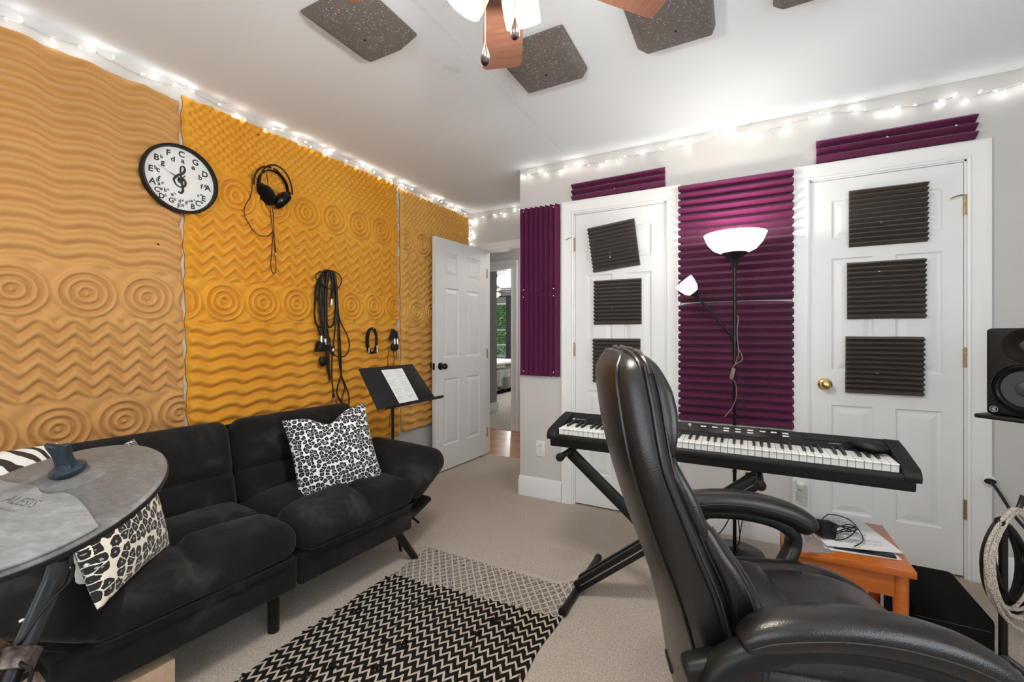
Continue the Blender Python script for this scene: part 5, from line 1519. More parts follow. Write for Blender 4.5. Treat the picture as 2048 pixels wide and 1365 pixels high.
for k in range(nw):
    if wk_ is None:
        mb = MB(); mb.prism([(0.0225, 0.056), (0.0222, 0.080), (0.0190, 0.0815), (0.0188, 0.0848), (0.021, 0.0865), (0.157, 0.0865), (0.157, 0.056)], 0, 0.0008, kp - 0.0008)
        wk_ = mb.build('white_key', 'key_white', KB, bevel=0.0008, seg=1); o = wk_
        wk_.location = (kx0, 0, 0)
    else:
        o = wk_.copy(); COL.objects.link(o); o.location = (kx0 + k * kp, 0, 0)
    note = (k + 5) % 7  # first key is A
    if note in black_after and k < nw - 1:
        off = {0: -0.0015, 1: 0.0015, 3: -0.002, 4: 0.0, 5: 0.002}[note]
        if bk_ is None:
            mb = MB(); w_ = 0.0055
            rings = [[(-w_, y0, z0), (w_, y0, z0), (w_ * 0.78, y1, z1), (-w_ * 0.78, y1, z1)] for (y0, z0, y1, z1) in ((0.066, 0.080, 0.071, 0.0965), (0.158, 0.080, 0.158, 0.0985))]
            mb.loft(rings); bk_ = mb.build('black_key', 'key_black', KB, bevel=0.0012); o = bk_
        else:
            o = bk_.copy(); COL.objects.link(o)
        o.location = (kx0 + (k + 1) * kp + off, 0, 0)
sl = math.atan2(0.0255, 0.066)
def on_console(x, t_, d=0.0): # t_ from 0 (front) to 1 (back)
    return (x, 0.178 + 0.066 * t_ - math.sin(sl) * d, 0.0985 + 0.0255 * t_ + math.cos(sl) * d)
def console_box(mb, x0, x1, t0, t1, h_, d0=0.0003):
    a = [on_console(x0, t0, d0), on_console(x1, t0, d0), on_console(x1, t1, d0), on_console(x0, t1, d0)]
    b = [on_console(x0, t0, d0 + h_), on_console(x1, t0, d0 + h_), on_console(x1, t1, d0 + h_), on_console(x0, t1, d0 + h_)]
    mb.add(a + b, [(3, 2, 1, 0), (4, 5, 6, 7), (0, 1, 5, 4), (1, 2, 6, 5), (2, 3, 7, 6), (3, 0, 4, 7)])
mb = MB(); console_box(mb, 0.36, 0.985, 0.04, 0.93, 0.0012); cp = mb.build('control_panel', 'black_gloss', KB, bevel=0.0004, seg=1)
mb = MB(); console_box(mb, 0.36, 0.985, 0.955, 0.99, 0.0025); mb.build('music_rest_slot', 'silver', KB)
for (x, rows_) in [(0.655, 1), (0.70, 1), (0.745, 2), (0.79, 2), (0.835, 2), (0.88, 1), (0.92, 1), (0.96, 2)]:
    for r_ in range(rows_):
        mb = MB(); t_ = 0.62 - 0.28 * r_
        console_box(mb, x - 0.011, x + 0.011, t_ - 0.06, t_ + 0.06, 0.003, 0.0015); mb.build('button', 'print', cp, bevel=0.001, seg=1)
mb = MB(); m4 = Matrix.Translation(on_console(0.60, 0.5, 0.001)) @ Matrix.Rotation(sl, 4, 'X')
mb.lathe([(0.0, 0.012), (0.0075, 0.012), (0.009, 0.009), (0.009, 0.0), (0.0, 0.0)], 20, m4); mb.build('volume_knob', 'silver', cp)
for x0, x1 in ((0.115, 0.33), (1.02, 1.18)):
    mb = MB(); console_box(mb, x0, x1, 0.30, 0.96, 0.0015); mb.build('speaker_grille', 'black_plastic', KB, bevel=0.001, seg=1)
mb = MB()
text_geo(mb, 'WILLIAMS', 0.011, Matrix.Translation(on_console(0.105, 0.12, 0.0006)) @ Matrix.Rotation(sl, 4, 'X'))
console_box(mb, 0.062, 0.072, 0.05, 0.20, 0.0003)
text_geo(mb, 'ALLEGRO', 0.009, Matrix.Translation(on_console(1.12, 0.12, 0.0006)) @ Matrix.Rotation(sl, 4, 'X'))
mb.build('logo_print', 'print', KB)
# little case lying on the right end
zc = thing('zip_case', 'small oval black zip case lying on the right end of the piano', 'case', (-0.809 + 1.212, 1.862 + 0.150, 0.675 + 0.113), rot=(R(7), R(4), R(-35)))
mb = MB(); mb.lathe([(0.0, -0.014), (0.030, -0.013), (0.040, -0.004), (0.040, -0.001), (0.0, -0.001)], 32, Matrix.Diagonal((1.5, 0.85, 1.25, 1))); mb.build('lower_shell', 'black_fabric', zc)
mb = MB(); mb.lathe([(0.0, 0.0), (0.0405, 0.0), (0.040, 0.004), (0.030, 0.013), (0.015, 0.016), (0.0, 0.0165)], 32, Matrix.Diagonal((1.5, 0.85, 1.25, 1))); mb.build('upper_shell', 'black_plastic', zc)

# ---- X stand
XS = thing('keyboard_stand', 'black folding X-frame stand under the digital piano', 'stand', (-0.33, 1.93, 0))
def bar(mb, a, b, w, h_):
    a = Vector(a); b = Vector(b); T = (b - a).normalized(); B = Vector((0, 1, 0)); N = T.cross(B).normalized()
    rings = [[tuple(p + N * u + B * v_) for u, v_ in ((-h_, -w), (h_, -w), (h_, w), (-h_, w))] for p in (a, b)]
    mb.loft(rings)
# arm rising to the right is doubled, the other passes between
for dy, a, b, nm in ((-0.030, (-0.345, 0, 0.035), (0.385, 0, 0.640), 1), (0.030, (-0.345, 0, 0.035), (0.385, 0, 0.640), 1), (0.0, (0.345, 0, 0.035), (-0.385, 0, 0.640), 0)):
    mb = MB(); bar(mb, (a[0], dy, a[2]), (b[0], dy, b[2]), 0.012, 0.025); o = mb.build('cross_bar', 'black_metal', XS, bevel=0.003)
for dy in (-0.0435,):
    mb = MB(); bar(mb, (-0.325, dy, 0.052), (0.365, dy, 0.6235), 0.0008, 0.0022); mb.build('bar_edge', 'silver', XS)
mb = MB(); mb.lathe([(0, -0.055), (0.016, -0.055), (0.016, 0.055), (0, 0.055)], 20, Matrix.Translation((0.0, 0, 0.3375)) @ Matrix.Rotation(R(90), 4, 'X')); mb.build('pivot_bolt', 'black_metal', XS)
for sx in (-1, 1):
    mb = MB(); mb.tube([(sx * 0.385, -0.13, 0.652), (sx * 0.385, 0.19, 0.652)], 0.0135, 16); ar = mb.build('support_arm', 'black_metal', XS)
    mb = MB(); mb.lathe([(0, -0.02), (0.012, -0.018), (0.0185, -0.006), (0.0185, 0.006), (0.012, 0.018), (0, 0.02)], 18, Matrix.Translation((sx * 0.385 + (0.0 if sx > 0 else 0.0), -0.135, 0.652)) @ Matrix.Rotation(R(90), 4, 'X')); mb.build('end_knob', 'black_plastic', ar)
    mb = MB(); mb.tube([(sx * 0.345, -0.20, 0.018), (sx * 0.345, 0.30, 0.018)], 0.0165, 16); ft = mb.build('foot_bar', 'black_metal', XS)
    for yy in (-0.20, 0.30):
        mb = MB(); mb.tube([(sx * 0.345, yy - 0.012, 0.0185), (sx * 0.345, yy + 0.012, 0.0185)], 0.0185, 16); mb.build('end_cap', 'black_plastic', ft)

# ================================================================ FLOOR LAMP
FL = thing('floor_lamp', 'black torchiere floor lamp with a lit opal bowl and a small side reading light', 'lamp', (-0.041, 2.655, 0))
mb = MB(); mb.lathe([(0.0, 0.0), (0.145, 0.0), (0.147, 0.008), (0.143, 0.018), (0.10, 0.026), (0.03, 0.032), (0.014, 0.040), (0.0, 0.040)], 56); mb.build('base', 'black_gloss', FL)
mb = MB(); mb.tube([(0, 0, 0.03), (0, 0, 1.58)], 0.0095, 16)
for z in (0.45, 0.86, 1.28): mb.tube([(0, 0, z - 0.006), (0, 0, z + 0.006)], 0.0115, 16)
mb.build('pole', 'black_gloss', FL)
mb = MB(); mb.lathe([(0.0, 1.560), (0.012, 1.560), (0.018, 1.585), (0.032, 1.612), (0.058, 1.633), (0.066, 1.640), (0.062, 1.643), (0.0, 1.638)], 40); mb.build('bowl_holder', 'black_metal', FL)
mb = MB(); mb.lathe([(0.0, 1.640), (0.060, 1.638), (0.105, 1.660), (0.135, 1.695), (0.155, 1.742), (0.151, 1.742), (0.131, 1.697), (0.102, 1.664), (0.058, 1.643), (0.0, 1.645)], 64); mb.build('glass_bowl', 'bowl', FL)
MB().lathe([(0.0, 0.05), (0.02, 0.04), (0.026, 0.015), (0.014, -0.02), (0.013, -0.04), (0, -0.04)], 20, Matrix.Translation((0, 0, 1.684))).build('light_bulb', 'far_glass', FL)
ra = rel(FL, [(-0.041, 2.618, 1.179), (-0.204, 2.531, 1.407), (-0.273, 2.494, 1.488)])
# arm length built around its joint on the pole
J = Vector((0.0, -0.0, 1.166)); E_ = Vector(ra[1]); D_ = (E_ - Vector(ra[0])); D_.y = -0.02; E2 = J + Vector((-0.185, -0.075, 0.245))
mb = MB(); mb.tube([J + Vector((-0.008, -0.006, 0.012)), E2], 0.0065, 12); mb.tube([J - Vector((0, 0, 0.02)), J + Vector((0, 0, 0.02))], 0.0135, 12); ra_ = mb.build('reading_arm', 'black_gloss', FL)
ax = Vector((-0.62, -0.22, 0.75)).normalized(); q4 = ax.to_track_quat('Z', 'Y').to_matrix().to_4x4()
mb = MB(); mb.lathe([(0.0, -0.012), (0.008, -0.012), (0.014, 0.0), (0.026, 0.018), (0.028, 0.024), (0.0, 0.024)], 28, Matrix.Translation(E2) @ q4); mb.build('shade_holder', 'black_metal', ra_)
mb = MB(); mb.lathe([(0.0, 0.022), (0.026, 0.022), (0.041, 0.042), (0.050, 0.075), (0.053, 0.105), (0.050, 0.105), (0.047, 0.076), (0.038, 0.045), (0.024, 0.026), (0.0, 0.026)], 36, Matrix.Translation(E2) @ q4); mb.build('small_shade', 'small_bowl', ra_)
cd = rel(FL, [(-0.043, 2.606, 1.409), (-0.034, 2.611, 1.382), (-0.038, 2.608, 1.276), (-0.029, 2.613, 1.142), (-0.034, 2.611, 1.088), (-0.048, 2.603, 1.056)]) 
cd = [(0.010, -0.012, 1.30), (0.018, -0.015, 1.285), (0.012, -0.014, 1.20), (0.020, -0.016, 1.10), (0.010, -0.014, 1.06), (0.004, -0.016, 1.035)]
MB().tube(smooth_path(cd, 6), 0.0025, 7).build('cord', 'cord_brown', FL)
cd = [(0.018, -0.016, 1.12), (0.034, -0.02, 1.09), (0.036, -0.02, 1.06), (0.016, -0.02, 1.045), (-0.002, -0.022, 1.03), (-0.008, -0.024, 1.015)]
MB().tube(smooth_path(cd, 6), 0.0025, 7).build('cord', 'cord_brown', FL)
mb = MB(); mb.box((-0.010, -0.026, 0.985), (0.020, 0.014, 0.062), rot=(0, R(12), 0)); sw = mb.build('inline_switch', 'cord_brown', FL, bevel=0.004)
cd = [(-0.012, -0.024, 0.955), (0.006, -0.016, 0.93), (0.008, -0.014, 0.86), (-0.012, -0.016, 0.80), (-0.05, -0.02, 0.745)]
MB().tube(smooth_path(cd, 6), 0.0025, 7).build('cord', 'cord_brown', FL)
cd = [(0.0, -0.012, 0.30), (-0.035, 0.0, 0.17), (-0.09, 0.03, 0.07), (-0.16, 0.02, 0.035), (-0.13, -0.05, 0.028), (-0.09, -0.09, 0.033)]
MB().tube(smooth_path(cd, 6), 0.003, 7).build('cord', 'cable', FL)
cd = [(0.004, -0.012, 0.28), (0.022, -0.014, 0.16), (0.024, -0.016, 0.09), (0.008, -0.016, 0.05)]
MB().tube(smooth_path(cd, 6), 0.003, 7).build('cord', 'cable', FL)
bl = point_light('lamp_light', (0, 0, 1.725), 11, (1.0, 0.94, 0.84), 0.035); bl.parent = FL
bl = point_light('reading_light', tuple(E2 + ax * 0.095), 1.2, (1.0, 0.95, 0.87), 0.02); bl.parent = FL

# ================================================================ SIDE TABLE and what lies on it
TX0, TX1, TY0, TY1, TZ = 0.125, 0.480, 1.790, 2.175, 0.450
TB = thing('side_table', 'small orange varnished wooden table behind the office chair', 'table', ((TX0 + TX1) / 2, (TY0 + TY1) / 2, 0))
hx, hy = (TX1 - TX0) / 2, (TY1 - TY0) / 2
MB().span((-hx, -hy, TZ - 0.024), (hx, hy, TZ)).build('tabletop', 'table_wood', TB, bevel=0.0025)
for sx in (-1, 1):
    for sy in (-1, 1):
        MB().tube([(sx * (hx - 0.032), sy * (hy - 0.032), 0.0), (sx * (hx - 0.032), sy * (hy - 0.032), TZ - 0.11), (sx * (hx - 0.032), sy * (hy - 0.032), TZ - 0.024)], [0.016, 0.0205, 0.0205], 20).build('leg', 'table_wood', TB)
    MB().box((sx * (hx - 0.032), 0, TZ - 0.064), (0.018, 2 * hy - 0.096, 0.078)).build('apron', 'table_wood', TB, bevel=0.0015)
for sy in (-1, 1):
    MB().box((0, sy * (hy - 0.032), TZ - 0.064), (2 * hx - 0.096, 0.018, 0.078)).build('apron', 'table_wood', TB, bevel=0.0015)
def paper(name, lab, cx_, cy_, w, h_, rz, z, grp, ink_lines=0, curl=0.0, mat='screen_white', th=0.0012):
    mb = MB(); n = 10; vs = []
    for i in range(n + 1):
        for j in range(n + 1):
            u, v_ = i / n - 0.5, j / n - 0.5
            vs.append((u * w, v_ * h_, th + curl * max(0, -v_ * 2) ** 4))
    lo = [(x, y, z_ - th) for x, y, z_ in vs]
    mb.add(vs, [(i * (n + 1) + j, (i + 1) * (n + 1) + j, (i + 1) * (n + 1) + j + 1, i * (n + 1) + j + 1) for i in range(n) for j in range(n)])
    mb.add(lo, [(i * (n + 1) + j, i * (n + 1) + j + 1, (i + 1) * (n + 1) + j + 1, (i + 1) * (n + 1) + j) for i in range(n) for j in range(n)])
    o = mb.build(name, mat, loc=(cx_, cy_, z), rot=(0, 0, rz)); tag(o, lab, 'paper', grp)
    if ink_lines:
        random.seed(9); mb = MB()
        for r_ in range(ink_lines):
            y = h_ * 0.40 - r_ * h_ * 0.78 / ink_lines; u = -w * 0.36 + random.uniform(0, 0.02); end = w * random.uniform(0.05, 0.36)
            if r_ % 6 == 5: continue
            while u < end:
                l_ = random.uniform(0.006, 0.018)
                mb.tube([(u + l_ * q / 4, y + (0.0022 if q % 2 else -0.0016), th + 0.0006) for q in range(5)], 0.0006, 3, cap=False); u += l_ + 0.005
        mb.build('handwriting', 'grey_ink', o)
    return o
paper('paper_sheet', 'lower white sheet under the tablet on the side table', 0.335, 1.985, 0.216, 0.279, R(8), TZ + 0.0006, None)
tb_ = MB(); tb_.box((0, 0, 0.004), (0.170, 0.240, 0.0075)); tab = tb_.build('tablet', 'black_gloss', loc=(0.355, 1.975, TZ + 0.0022), rot=(0, 0, R(4)), bevel=0.003)
tag(tab, 'thin black tablet under the handwritten sheets on the side table', 'tablet')
paper('paper_sheet', 'top white sheet covered in handwriting on the side table', 0.330, 2.010, 0.225, 0.290, R(14), TZ + 0.0105, None, ink_lines=22)
ch = thing('power_adapter', 'black wall-plug power adapter with a coiled lead on the side table papers', 'charger', (0.262, 1.912, TZ + 0.013), R(35))
MB().box((0, 0, 0.031), (0.058, 0.040, 0.055), rot=(0, R(9), 0)).build('body', 'black_plastic', ch, bevel=0.005)
mb = MB()
for k in range(4):
    pts = []
    for j in range(30):
        a = 2 * PI * j / 29; pts.append((0.055 + (0.040 + 0.004 * k) * math.cos(a), -0.015 + 0.030 * math.sin(a), 0.022 + 0.006 * k + 0.022 * math.cos(a * 1 + k)))
    mb.tube(pts, 0.0019, 6, cap=False)
mb.tube(smooth_path([(0.0, 0.02, 0.05), (0.03, 0.015, 0.075), (0.09, -0.01, 0.06), (0.10, -0.05, 0.012), (0.03, -0.085, 0.006)], 6), 0.0019, 6)
mb.build('lead', 'cable', ch)
pb = MB(); n = 16; vs = []
for i in range(n + 1):
    for j in range(n + 1):
        u, v_ = i / n * 2 - 1, j / n * 2 - 1
        k_ = 1 + 0.15 * noise.noise(Vector((u * 3, v_ * 3, 7)))
        vs.append((u * 0.05 * k_, v_ * 0.075 * k_, 0.004 + 0.022 * (1 - abs(u) ** 3) * (1 - abs(v_) ** 3) * (0.6 + 0.9 * abs(noise.noise(Vector((u * 5, v_ * 5, 1)))))))
fs = [(i * (n + 1) + j, (i + 1) * (n + 1) + j, (i + 1) * (n + 1) + j + 1, i * (n + 1) + j + 1) for i in range(n) for j in range(n)]
pb.add(vs, fs); pb.add([(x, y, 0.0005) for x, y, z in vs], [f_[::-1] for f_ in fs])
bagx = thing('plastic_bag', 'crumpled clear plastic bag of small metal parts at the table edge by the chair arm', 'bag', (0.200, 1.858, TZ + 0.0004), R(20))
pb.build('film', 'clear', bagx, weld=False)
for k in range(4): MB().tube([(-0.02 + 0.012 * k, -0.02 + 0.01 * k, 0.008), (0.0 + 0.012 * k, 0.03 - 0.006 * k, 0.010)], 0.005, 8).build('metal_part', 'silver', bagx)

# black carpeted box behind the table
bb = MB(); bb.span((-0.135, -0.165, 0.0), (0.068, 0.165, 0.305)); bbo = bb.build('storage_box', 'black_fabric', loc=(0.625, 2.055, 0.0), bevel=0.016, seg=3)
tag(bbo, 'black fabric covered box on the carpet right of the side table', 'box')
mb = MB(); mb.tube([(-0.12, -0.1655, 0.268), (0.055, -0.1655, 0.268)], 0.0012, 6); mb.build('seam', 'stitch', bbo)

# ================================================================ SPEAKER on its stand
sa = R(-42)
SPK = thing('studio_monitor', 'black studio monitor loudspeaker with two drivers at the right edge', 'speaker', (0.755, 2.139, 0.914), sa)
SWd, SHt, SDp = 0.205, 0.302, 0.25
mb = MB(); mb.span((0, 0, 0.001), (SWd, SDp, SHt)); mb.build('cabinet', 'black_plastic', SPK, bevel=0.012, seg=4)
def front_lathe(prof, cx_, cz_, n=56, closed=False): # profile (radius, forward)
    mb = MB(); mb.lathe(prof, n, Matrix.Translation((cx_, 0, cz_)) @ Matrix.Rotation(R(90), 4, 'X'), closed=closed); return mb
w_ = front_lathe([(0.084, 0.0), (0.085, 0.005), (0.083, 0.007), (0.080, 0.003), (0.076, 0.004), (0.071, 0.010), (0.066, 0.004), (0.060, 0.0035), (0.028, 0.0012), (0.0, 0.0012)], 0.100, 0.098).build('woofer', 'black_gloss', SPK)
front_lathe([(0.060, 0.0037), (0.045, 0.0030), (0.027, 0.0015), (0.026, 0.004), (0.018, 0.010), (0.0, 0.013)], 0.100, 0.098).build('cone', 'speaker_cone', w_)
w_ = front_lathe([(0.056, 0.0), (0.057, 0.004), (0.051, 0.004), (0.036, 0.002), (0.022, 0.001), (0.0, 0.001)], 0.100, 0.243).build('tweeter', 'black_gloss', SPK)
front_lathe([(0.017, 0.001), (0.016, 0.003), (0.012, 0.008), (0.006, 0.0105), (0.0, 0.011)], 0.100, 0.243, 32).build('dome', 'speaker_cone', w_)
lg_ = front_lathe([(0.0095, 0.0006), (0.0105, 0.0006), (0.0105, 0.0016), (0.0095, 0.0016)], 0.022, 0.021, 32, closed=True)
for a0, pts in enumerate(([(-0.004, 0.004), (0.0, 0.0015), (0.005, 0.005)], [(0.001, 0.006), (-0.001, 0.0), (0.002, -0.006)], [(-0.006, -0.001), (0.0, -0.001), (0.005, -0.003)], [(-0.004, -0.006), (0.0, -0.003), (0.004, -0.006)])):
    lg_.tube([(0.022 + x, -0.0012, 0.021 + z) for x, z in pts], 0.0009, 5)
lg_.build('logo_badge', 'print', SPK)
SS = thing('speaker_stand', 'black shelf stand holding the studio monitor', 'stand', (0.755, 2.139, 0), sa)
MB().span((-0.026, -0.012, 0.898), (SWd + 0.03, SDp + 0.01, 0.913)).build('shelf', 'black_metal', SS, bevel=0.005, seg=3)
MB().tube([(SWd - 0.04, 0.19, 0.02), (SWd - 0.04, 0.19, 0.898)], 0.018, 16).build('column', 'black_metal', SS)
MB().span((0.05, 0.10, 0.0), (SWd + 0.06, SDp + 0.06, 0.02)).build('base_plate', 'black_metal', SS, bevel=0.005)

# ================================================================ CABLE STAND with two hanks
px_s, py_s = 0.712, 1.905
CS = thing('cable_stand', 'short black tripod stand with rubber-tipped hooks carrying hanks of cable', 'stand', (px_s, py_s, 0))
MB().tube([(0, 0, 0.10), (0, 0, 0.625)], 0.0105, 14).build('pole', 'black_metal', CS)
F3 = Vector((-0.47, 0.8827, 0)); R3 = Vector((0.8827, 0.47, 0))
hk_ = smooth_path([Vector((0, 0, 0.585)), -R3 * 0.018 - F3 * 0.02 + Vector((0, 0, 0.588)), -F3 * 0.036 - R3 * 0.042 + Vector((0, 0, 0.602)), -F3 * 0.042 - R3 * 0.060 + Vector((0, 0, 0.640))], 6)
hkk = MB().tube(hk_, 0.0075, 10).build('hook', 'black_metal', CS)
MB().tube(hk_[-7:], [0.009, 0.011, 0.012, 0.0125, 0.0125, 0.012, 0.007], 12).build('rubber_tip', 'black_plastic', hkk)
hk2 = smooth_path([Vector((0, 0, 0.615)), R3 * 0.03 + F3 * 0.005 + Vector((0, 0, 0.630)), R3 * 0.060 + F3 * 0.01 + Vector((0, 0, 0.650)), R3 * 0.075 + F3 * 0.01 + Vector((0, 0, 0.690))], 6)
MB().tube(hk2, 0.0075, 10).build('hook', 'black_metal', CS)
for k, (a, b) in enumerate(((-F3 * 0.20 - R3 * 0.12, 0.0), (-F3 * 0.16 + R3 * 0.13, 0.0), (F3 * 0.10 + R3 * 0.17, 0.0))):
    pts = smooth_path([Vector((0, 0, 0.20)), a * 0.35 + Vector((0, 0, 0.15)), a * 0.8 + Vector((0, 0, 0.05)), a + Vector((0, 0, 0.012))], 5)
    l_ = MB().tube(pts, 0.009, 10).build('leg', 'grey_tube', CS)
    MB().tube([pts[-2], pts[-1]], 0.0115, 12).build('rubber_foot', 'black_plastic', l_)
def hank(name, lab, top, w, h_, r_, n, mat, seed, sw=0.0):
    random.seed(seed)
    T_ = Vector(top); h0 = thing(name, lab, 'cable', tuple(T_))
    for k in range(n):
        ww = w * random.uniform(0.78, 1.08); hh = h_ * random.uniform(0.86, 1.06); of = random.uniform(-0.028, 0.028); dp = random.uniform(-0.02, 0.02)
        pts = []
        for j in range(29):
            a = PI / 2 + 2 * PI * j / 28
            u = ww / 2 * math.cos(a) * (1 - 0.38 * max(0, math.sin(a)) ** 2) + sw * (1 - math.sin(a)) * 0.5 + of * (1 - math.sin(a)) * 0.5
            v_ = hh / 2 * (math.sin(a) - 1) + 0.002 * k
            pts.append(R3 * u + F3 * (dp * (1 - math.sin(a)) * 0.5 + 0.004 * (k % 3)) + Vector((0, 0, v_)))
        MB().tube(pts, r_, 8, cap=False).build('loop', mat, h0)
    return h0
tip = Vector((px_s, py_s, 0))
hank('braided_hank', 'hank of pale braided cable hanging from the stand at the right edge', tuple(tip - F3 * 0.048 - R3 * 0.012 + Vector((0, 0, 0.660))), 0.180, 0.350, 0.0050, 7, 'woven_rope', 4, 0.0)
hank('rubber_hank', 'hank of thick black rubber cable hanging from the rubber-tipped hook at the right edge', tuple(tip - F3 * 0.002 - R3 * 0.004 + Vector((0, 0, 0.606))), 0.125, 0.26, 0.0075, 5, 'cable', 6, 0.030)

# cable that comes out of a white grommet on the right door casing
gp = [(1.032, 2.889, 0.500)][0]
GR = thing('wall_grommet', 'white round grommet on the right door casing with a thick black cable end', 'cable outlet', gp)
MB().lathe([(0.0, 0.0), (0.026, 0.0), (0.026, 0.004), (0.020, 0.009), (0.0, 0.010)], 28, Matrix.Rotation(R(90), 4, 'X')).build('grommet', 'white_plastic', GR)
MB().lathe([(0.0, 0.008), (0.021, 0.008), (0.022, 0.014), (0.017, 0.020), (0.0, 0.021)], 24, Matrix.Rotation(R(90), 4, 'X') @ Matrix.Diagonal((1.0, 0.6, 1, 1))).build('plug', 'black_plastic', GR)
MB().tube(smooth_path([(0.0, -0.018, 0.0), (0.012, -0.05, -0.03), (0.02, -0.18, -0.105), (0.03, -0.38, -0.165), (0.06, -0.55, -0.23), (0.11, -0.62, -0.40)], 7), 0.0062, 10).build('cable', 'cable', GR)

# ================================================================ OUTLETS, PLUG-IN
def outlet(x, z, lab, mat='white_plastic', cover=True):
    o = thing('wall_outlet', lab, 'outlet', (x, YC - 0.0005, z))
    MB().box((0, -0.003, 0), (0.072, 0.0058, 0.116)).build('cover_plate', mat, o, bevel=0.002)
    for dz in (-0.020, 0.020):
        s_ = MB().lathe([(0.0, 0), (0.0165, 0), (0.0165, 0.0025), (0.0, 0.0025)], 24, Matrix.Translation((0, -0.0058, dz)) @ Matrix.Rotation(R(90), 4, 'X')).build('socket', mat, o)
        mb = MB(); mb.box((-0.006, -0.0086, dz + 0.003), (0.002, 0.001, 0.007)); mb.box((0.006, -0.0086, dz + 0.003), (0.002, 0.001, 0.007)); mb.box((0, -0.0086, dz - 0.007), (0.004, 0.001, 0.004)); mb.build('slot', 'ink', s_)
    return o
outlet(-1.312, 0.362, 'white wall outlet below the upright purple foam panels')
outlet(0.020, 0.358, 'cream wall outlet seen under the piano with a cord plugged in', 'cream_plastic')
mb = MB(); mb.tube(smooth_path([(0.022, YC - 0.012, 0.375), (0.022, YC - 0.04, 0.372), (0.01, YC - 0.06, 0.30), (0.0, YC - 0.05, 0.15), (-0.02, YC - 0.06, 0.01)], 6), 0.003, 7); mb.tube([(0.022, YC - 0.010, 0.378), (0.022, YC - 0.035, 0.376)], 0.011, 12)
o = mb.build('extension_lead', 'cable'); tag(o, 'black power cord plugged into the cream outlet under the piano', 'cord')
ap = [(0.279, 2.883, 0.320)][0]
PF = thing('plug_in_freshener', 'small clear plug-in air freshener on the casing beside the right closet door', 'air freshener', (ap[0], YC - 0.022, ap[2]))
MB().lathe([(0.0, -0.040), (0.020, -0.038), (0.023, -0.020), (0.021, 0.005), (0.010, 0.018), (0.010, 0.030), (0.0, 0.030)], 20, Matrix.Translation((0, -0.026, 0))).build('bottle', 'clear', PF)
MB().lathe([(0.0, 0.028), (0.016, 0.028), (0.024, 0.050), (0.020, 0.062), (0.0, 0.062)], 20, Matrix.Translation((0, -0.026, 0))).build('cap', 'white_plastic', PF)

# ================================================================ CEILING FAN
FH = Vector((-0.498, 0.906, 0))
FN = thing('ceiling_fan', 'ceiling fan with dark wood blades and lit marbled glass shades overhead', 'ceiling fan', (FH.x, FH.y, 2.44))
MB().lathe([(0.0, 0.0), (0.070, 0.0), (0.068, -0.03), (0.040, -0.055), (0.014, -0.062), (0.014, -0.15), (0.0, -0.15)], 36).build('canopy', 'bronze', FN)
MB().lathe([(0.0, -0.14), (0.055, -0.145), (0.105, -0.17), (0.115, -0.21), (0.110, -0.25), (0.080, -0.275), (0.0, -0.28)], 48).build('motor_housing', 'bronze', FN)
a0 = math.atan2(0.8827, -0.47) + R(2.6)
for k in range(5):
    a = a0 - R(72) * k
    mb = MB(); rings = []
    for (r_, w_) in ((0.155, 0.045), (0.165, 0.052), (0.20, 0.056), (0.32, 0.062), (0.43, 0.066), (0.460, 0.066), (0.470, 0.060), (0.473, 0.052)):
        rings.append([(r_, w_, 0.0035), (r_, -w_, 0.0035), (r_, -w_, -0.0035), (r_, w_, -0.0035)])
    mb.loft(rings)
    bld = mb.build('blade', 'blade_wood', FN)
    bld.matrix_local = Matrix.Translation((0, 0, -0.318)) @ Matrix.Rotation(a, 4, 'Z') @ Matrix.Rotation(R(-7), 4, 'X')
    mb = MB(); mb.prism([(0.085, -0.018), (0.085, 0.018), (0.15, 0.012), (0.19, 0.035), (0.215, 0.030), (0.22, 0.0), (0.215, -0.030), (0.19, -0.035), (0.15, -0.012)], 2, 0.0045, 0.018)
    br = mb.build('blade_iron', 'bronze', bld)
MB().lathe([(0.0, -0.275), (0.060, -0.28), (0.065, -0.31), (0.045, -0.345), (0.030, -0.37), (0.0, -0.375)], 36).build('light_kit', 'bronze', FN)
for k in range(4):
    a = a0 - R(25) - R(90) * k
    u = Vector((math.cos(a), math.sin(a), 0))
    ax = (u * 0.52 + Vector((0, 0, -0.85))).normalized()
    st0 = u * 0.055 + Vector((0, 0, -0.335))
    q4 = Matrix.Translation(st0) @ ax.to_track_quat('Z', 'Y').to_matrix().to_4x4()
    MB().lathe([(0.0, -0.012), (0.020, -0.010), (0.022, 0.012), (0.0, 0.014)], 24, q4).build('socket', 'bronze', FN)
    MB().lathe([(0.022, 0.004), (0.032, 0.010), (0.042, 0.030), (0.0465, 0.060), (0.047, 0.095), (0.045, 0.118), (0.042, 0.118), (0.044, 0.094), (0.0435, 0.060), (0.039, 0.032), (0.029, 0.012), (0.020, 0.008)], 40, q4, closed=True).build('glass_shade', 'fan_glass', FN)
    p_ = FH + Vector((0, 0, 2.44)) + st0 + ax * 0.075
    l = point_light('fan_bulb_light', tuple(st0 + ax * 0.128), 15, (1.0, 0.95, 0.86), 0.022); l.parent = FN
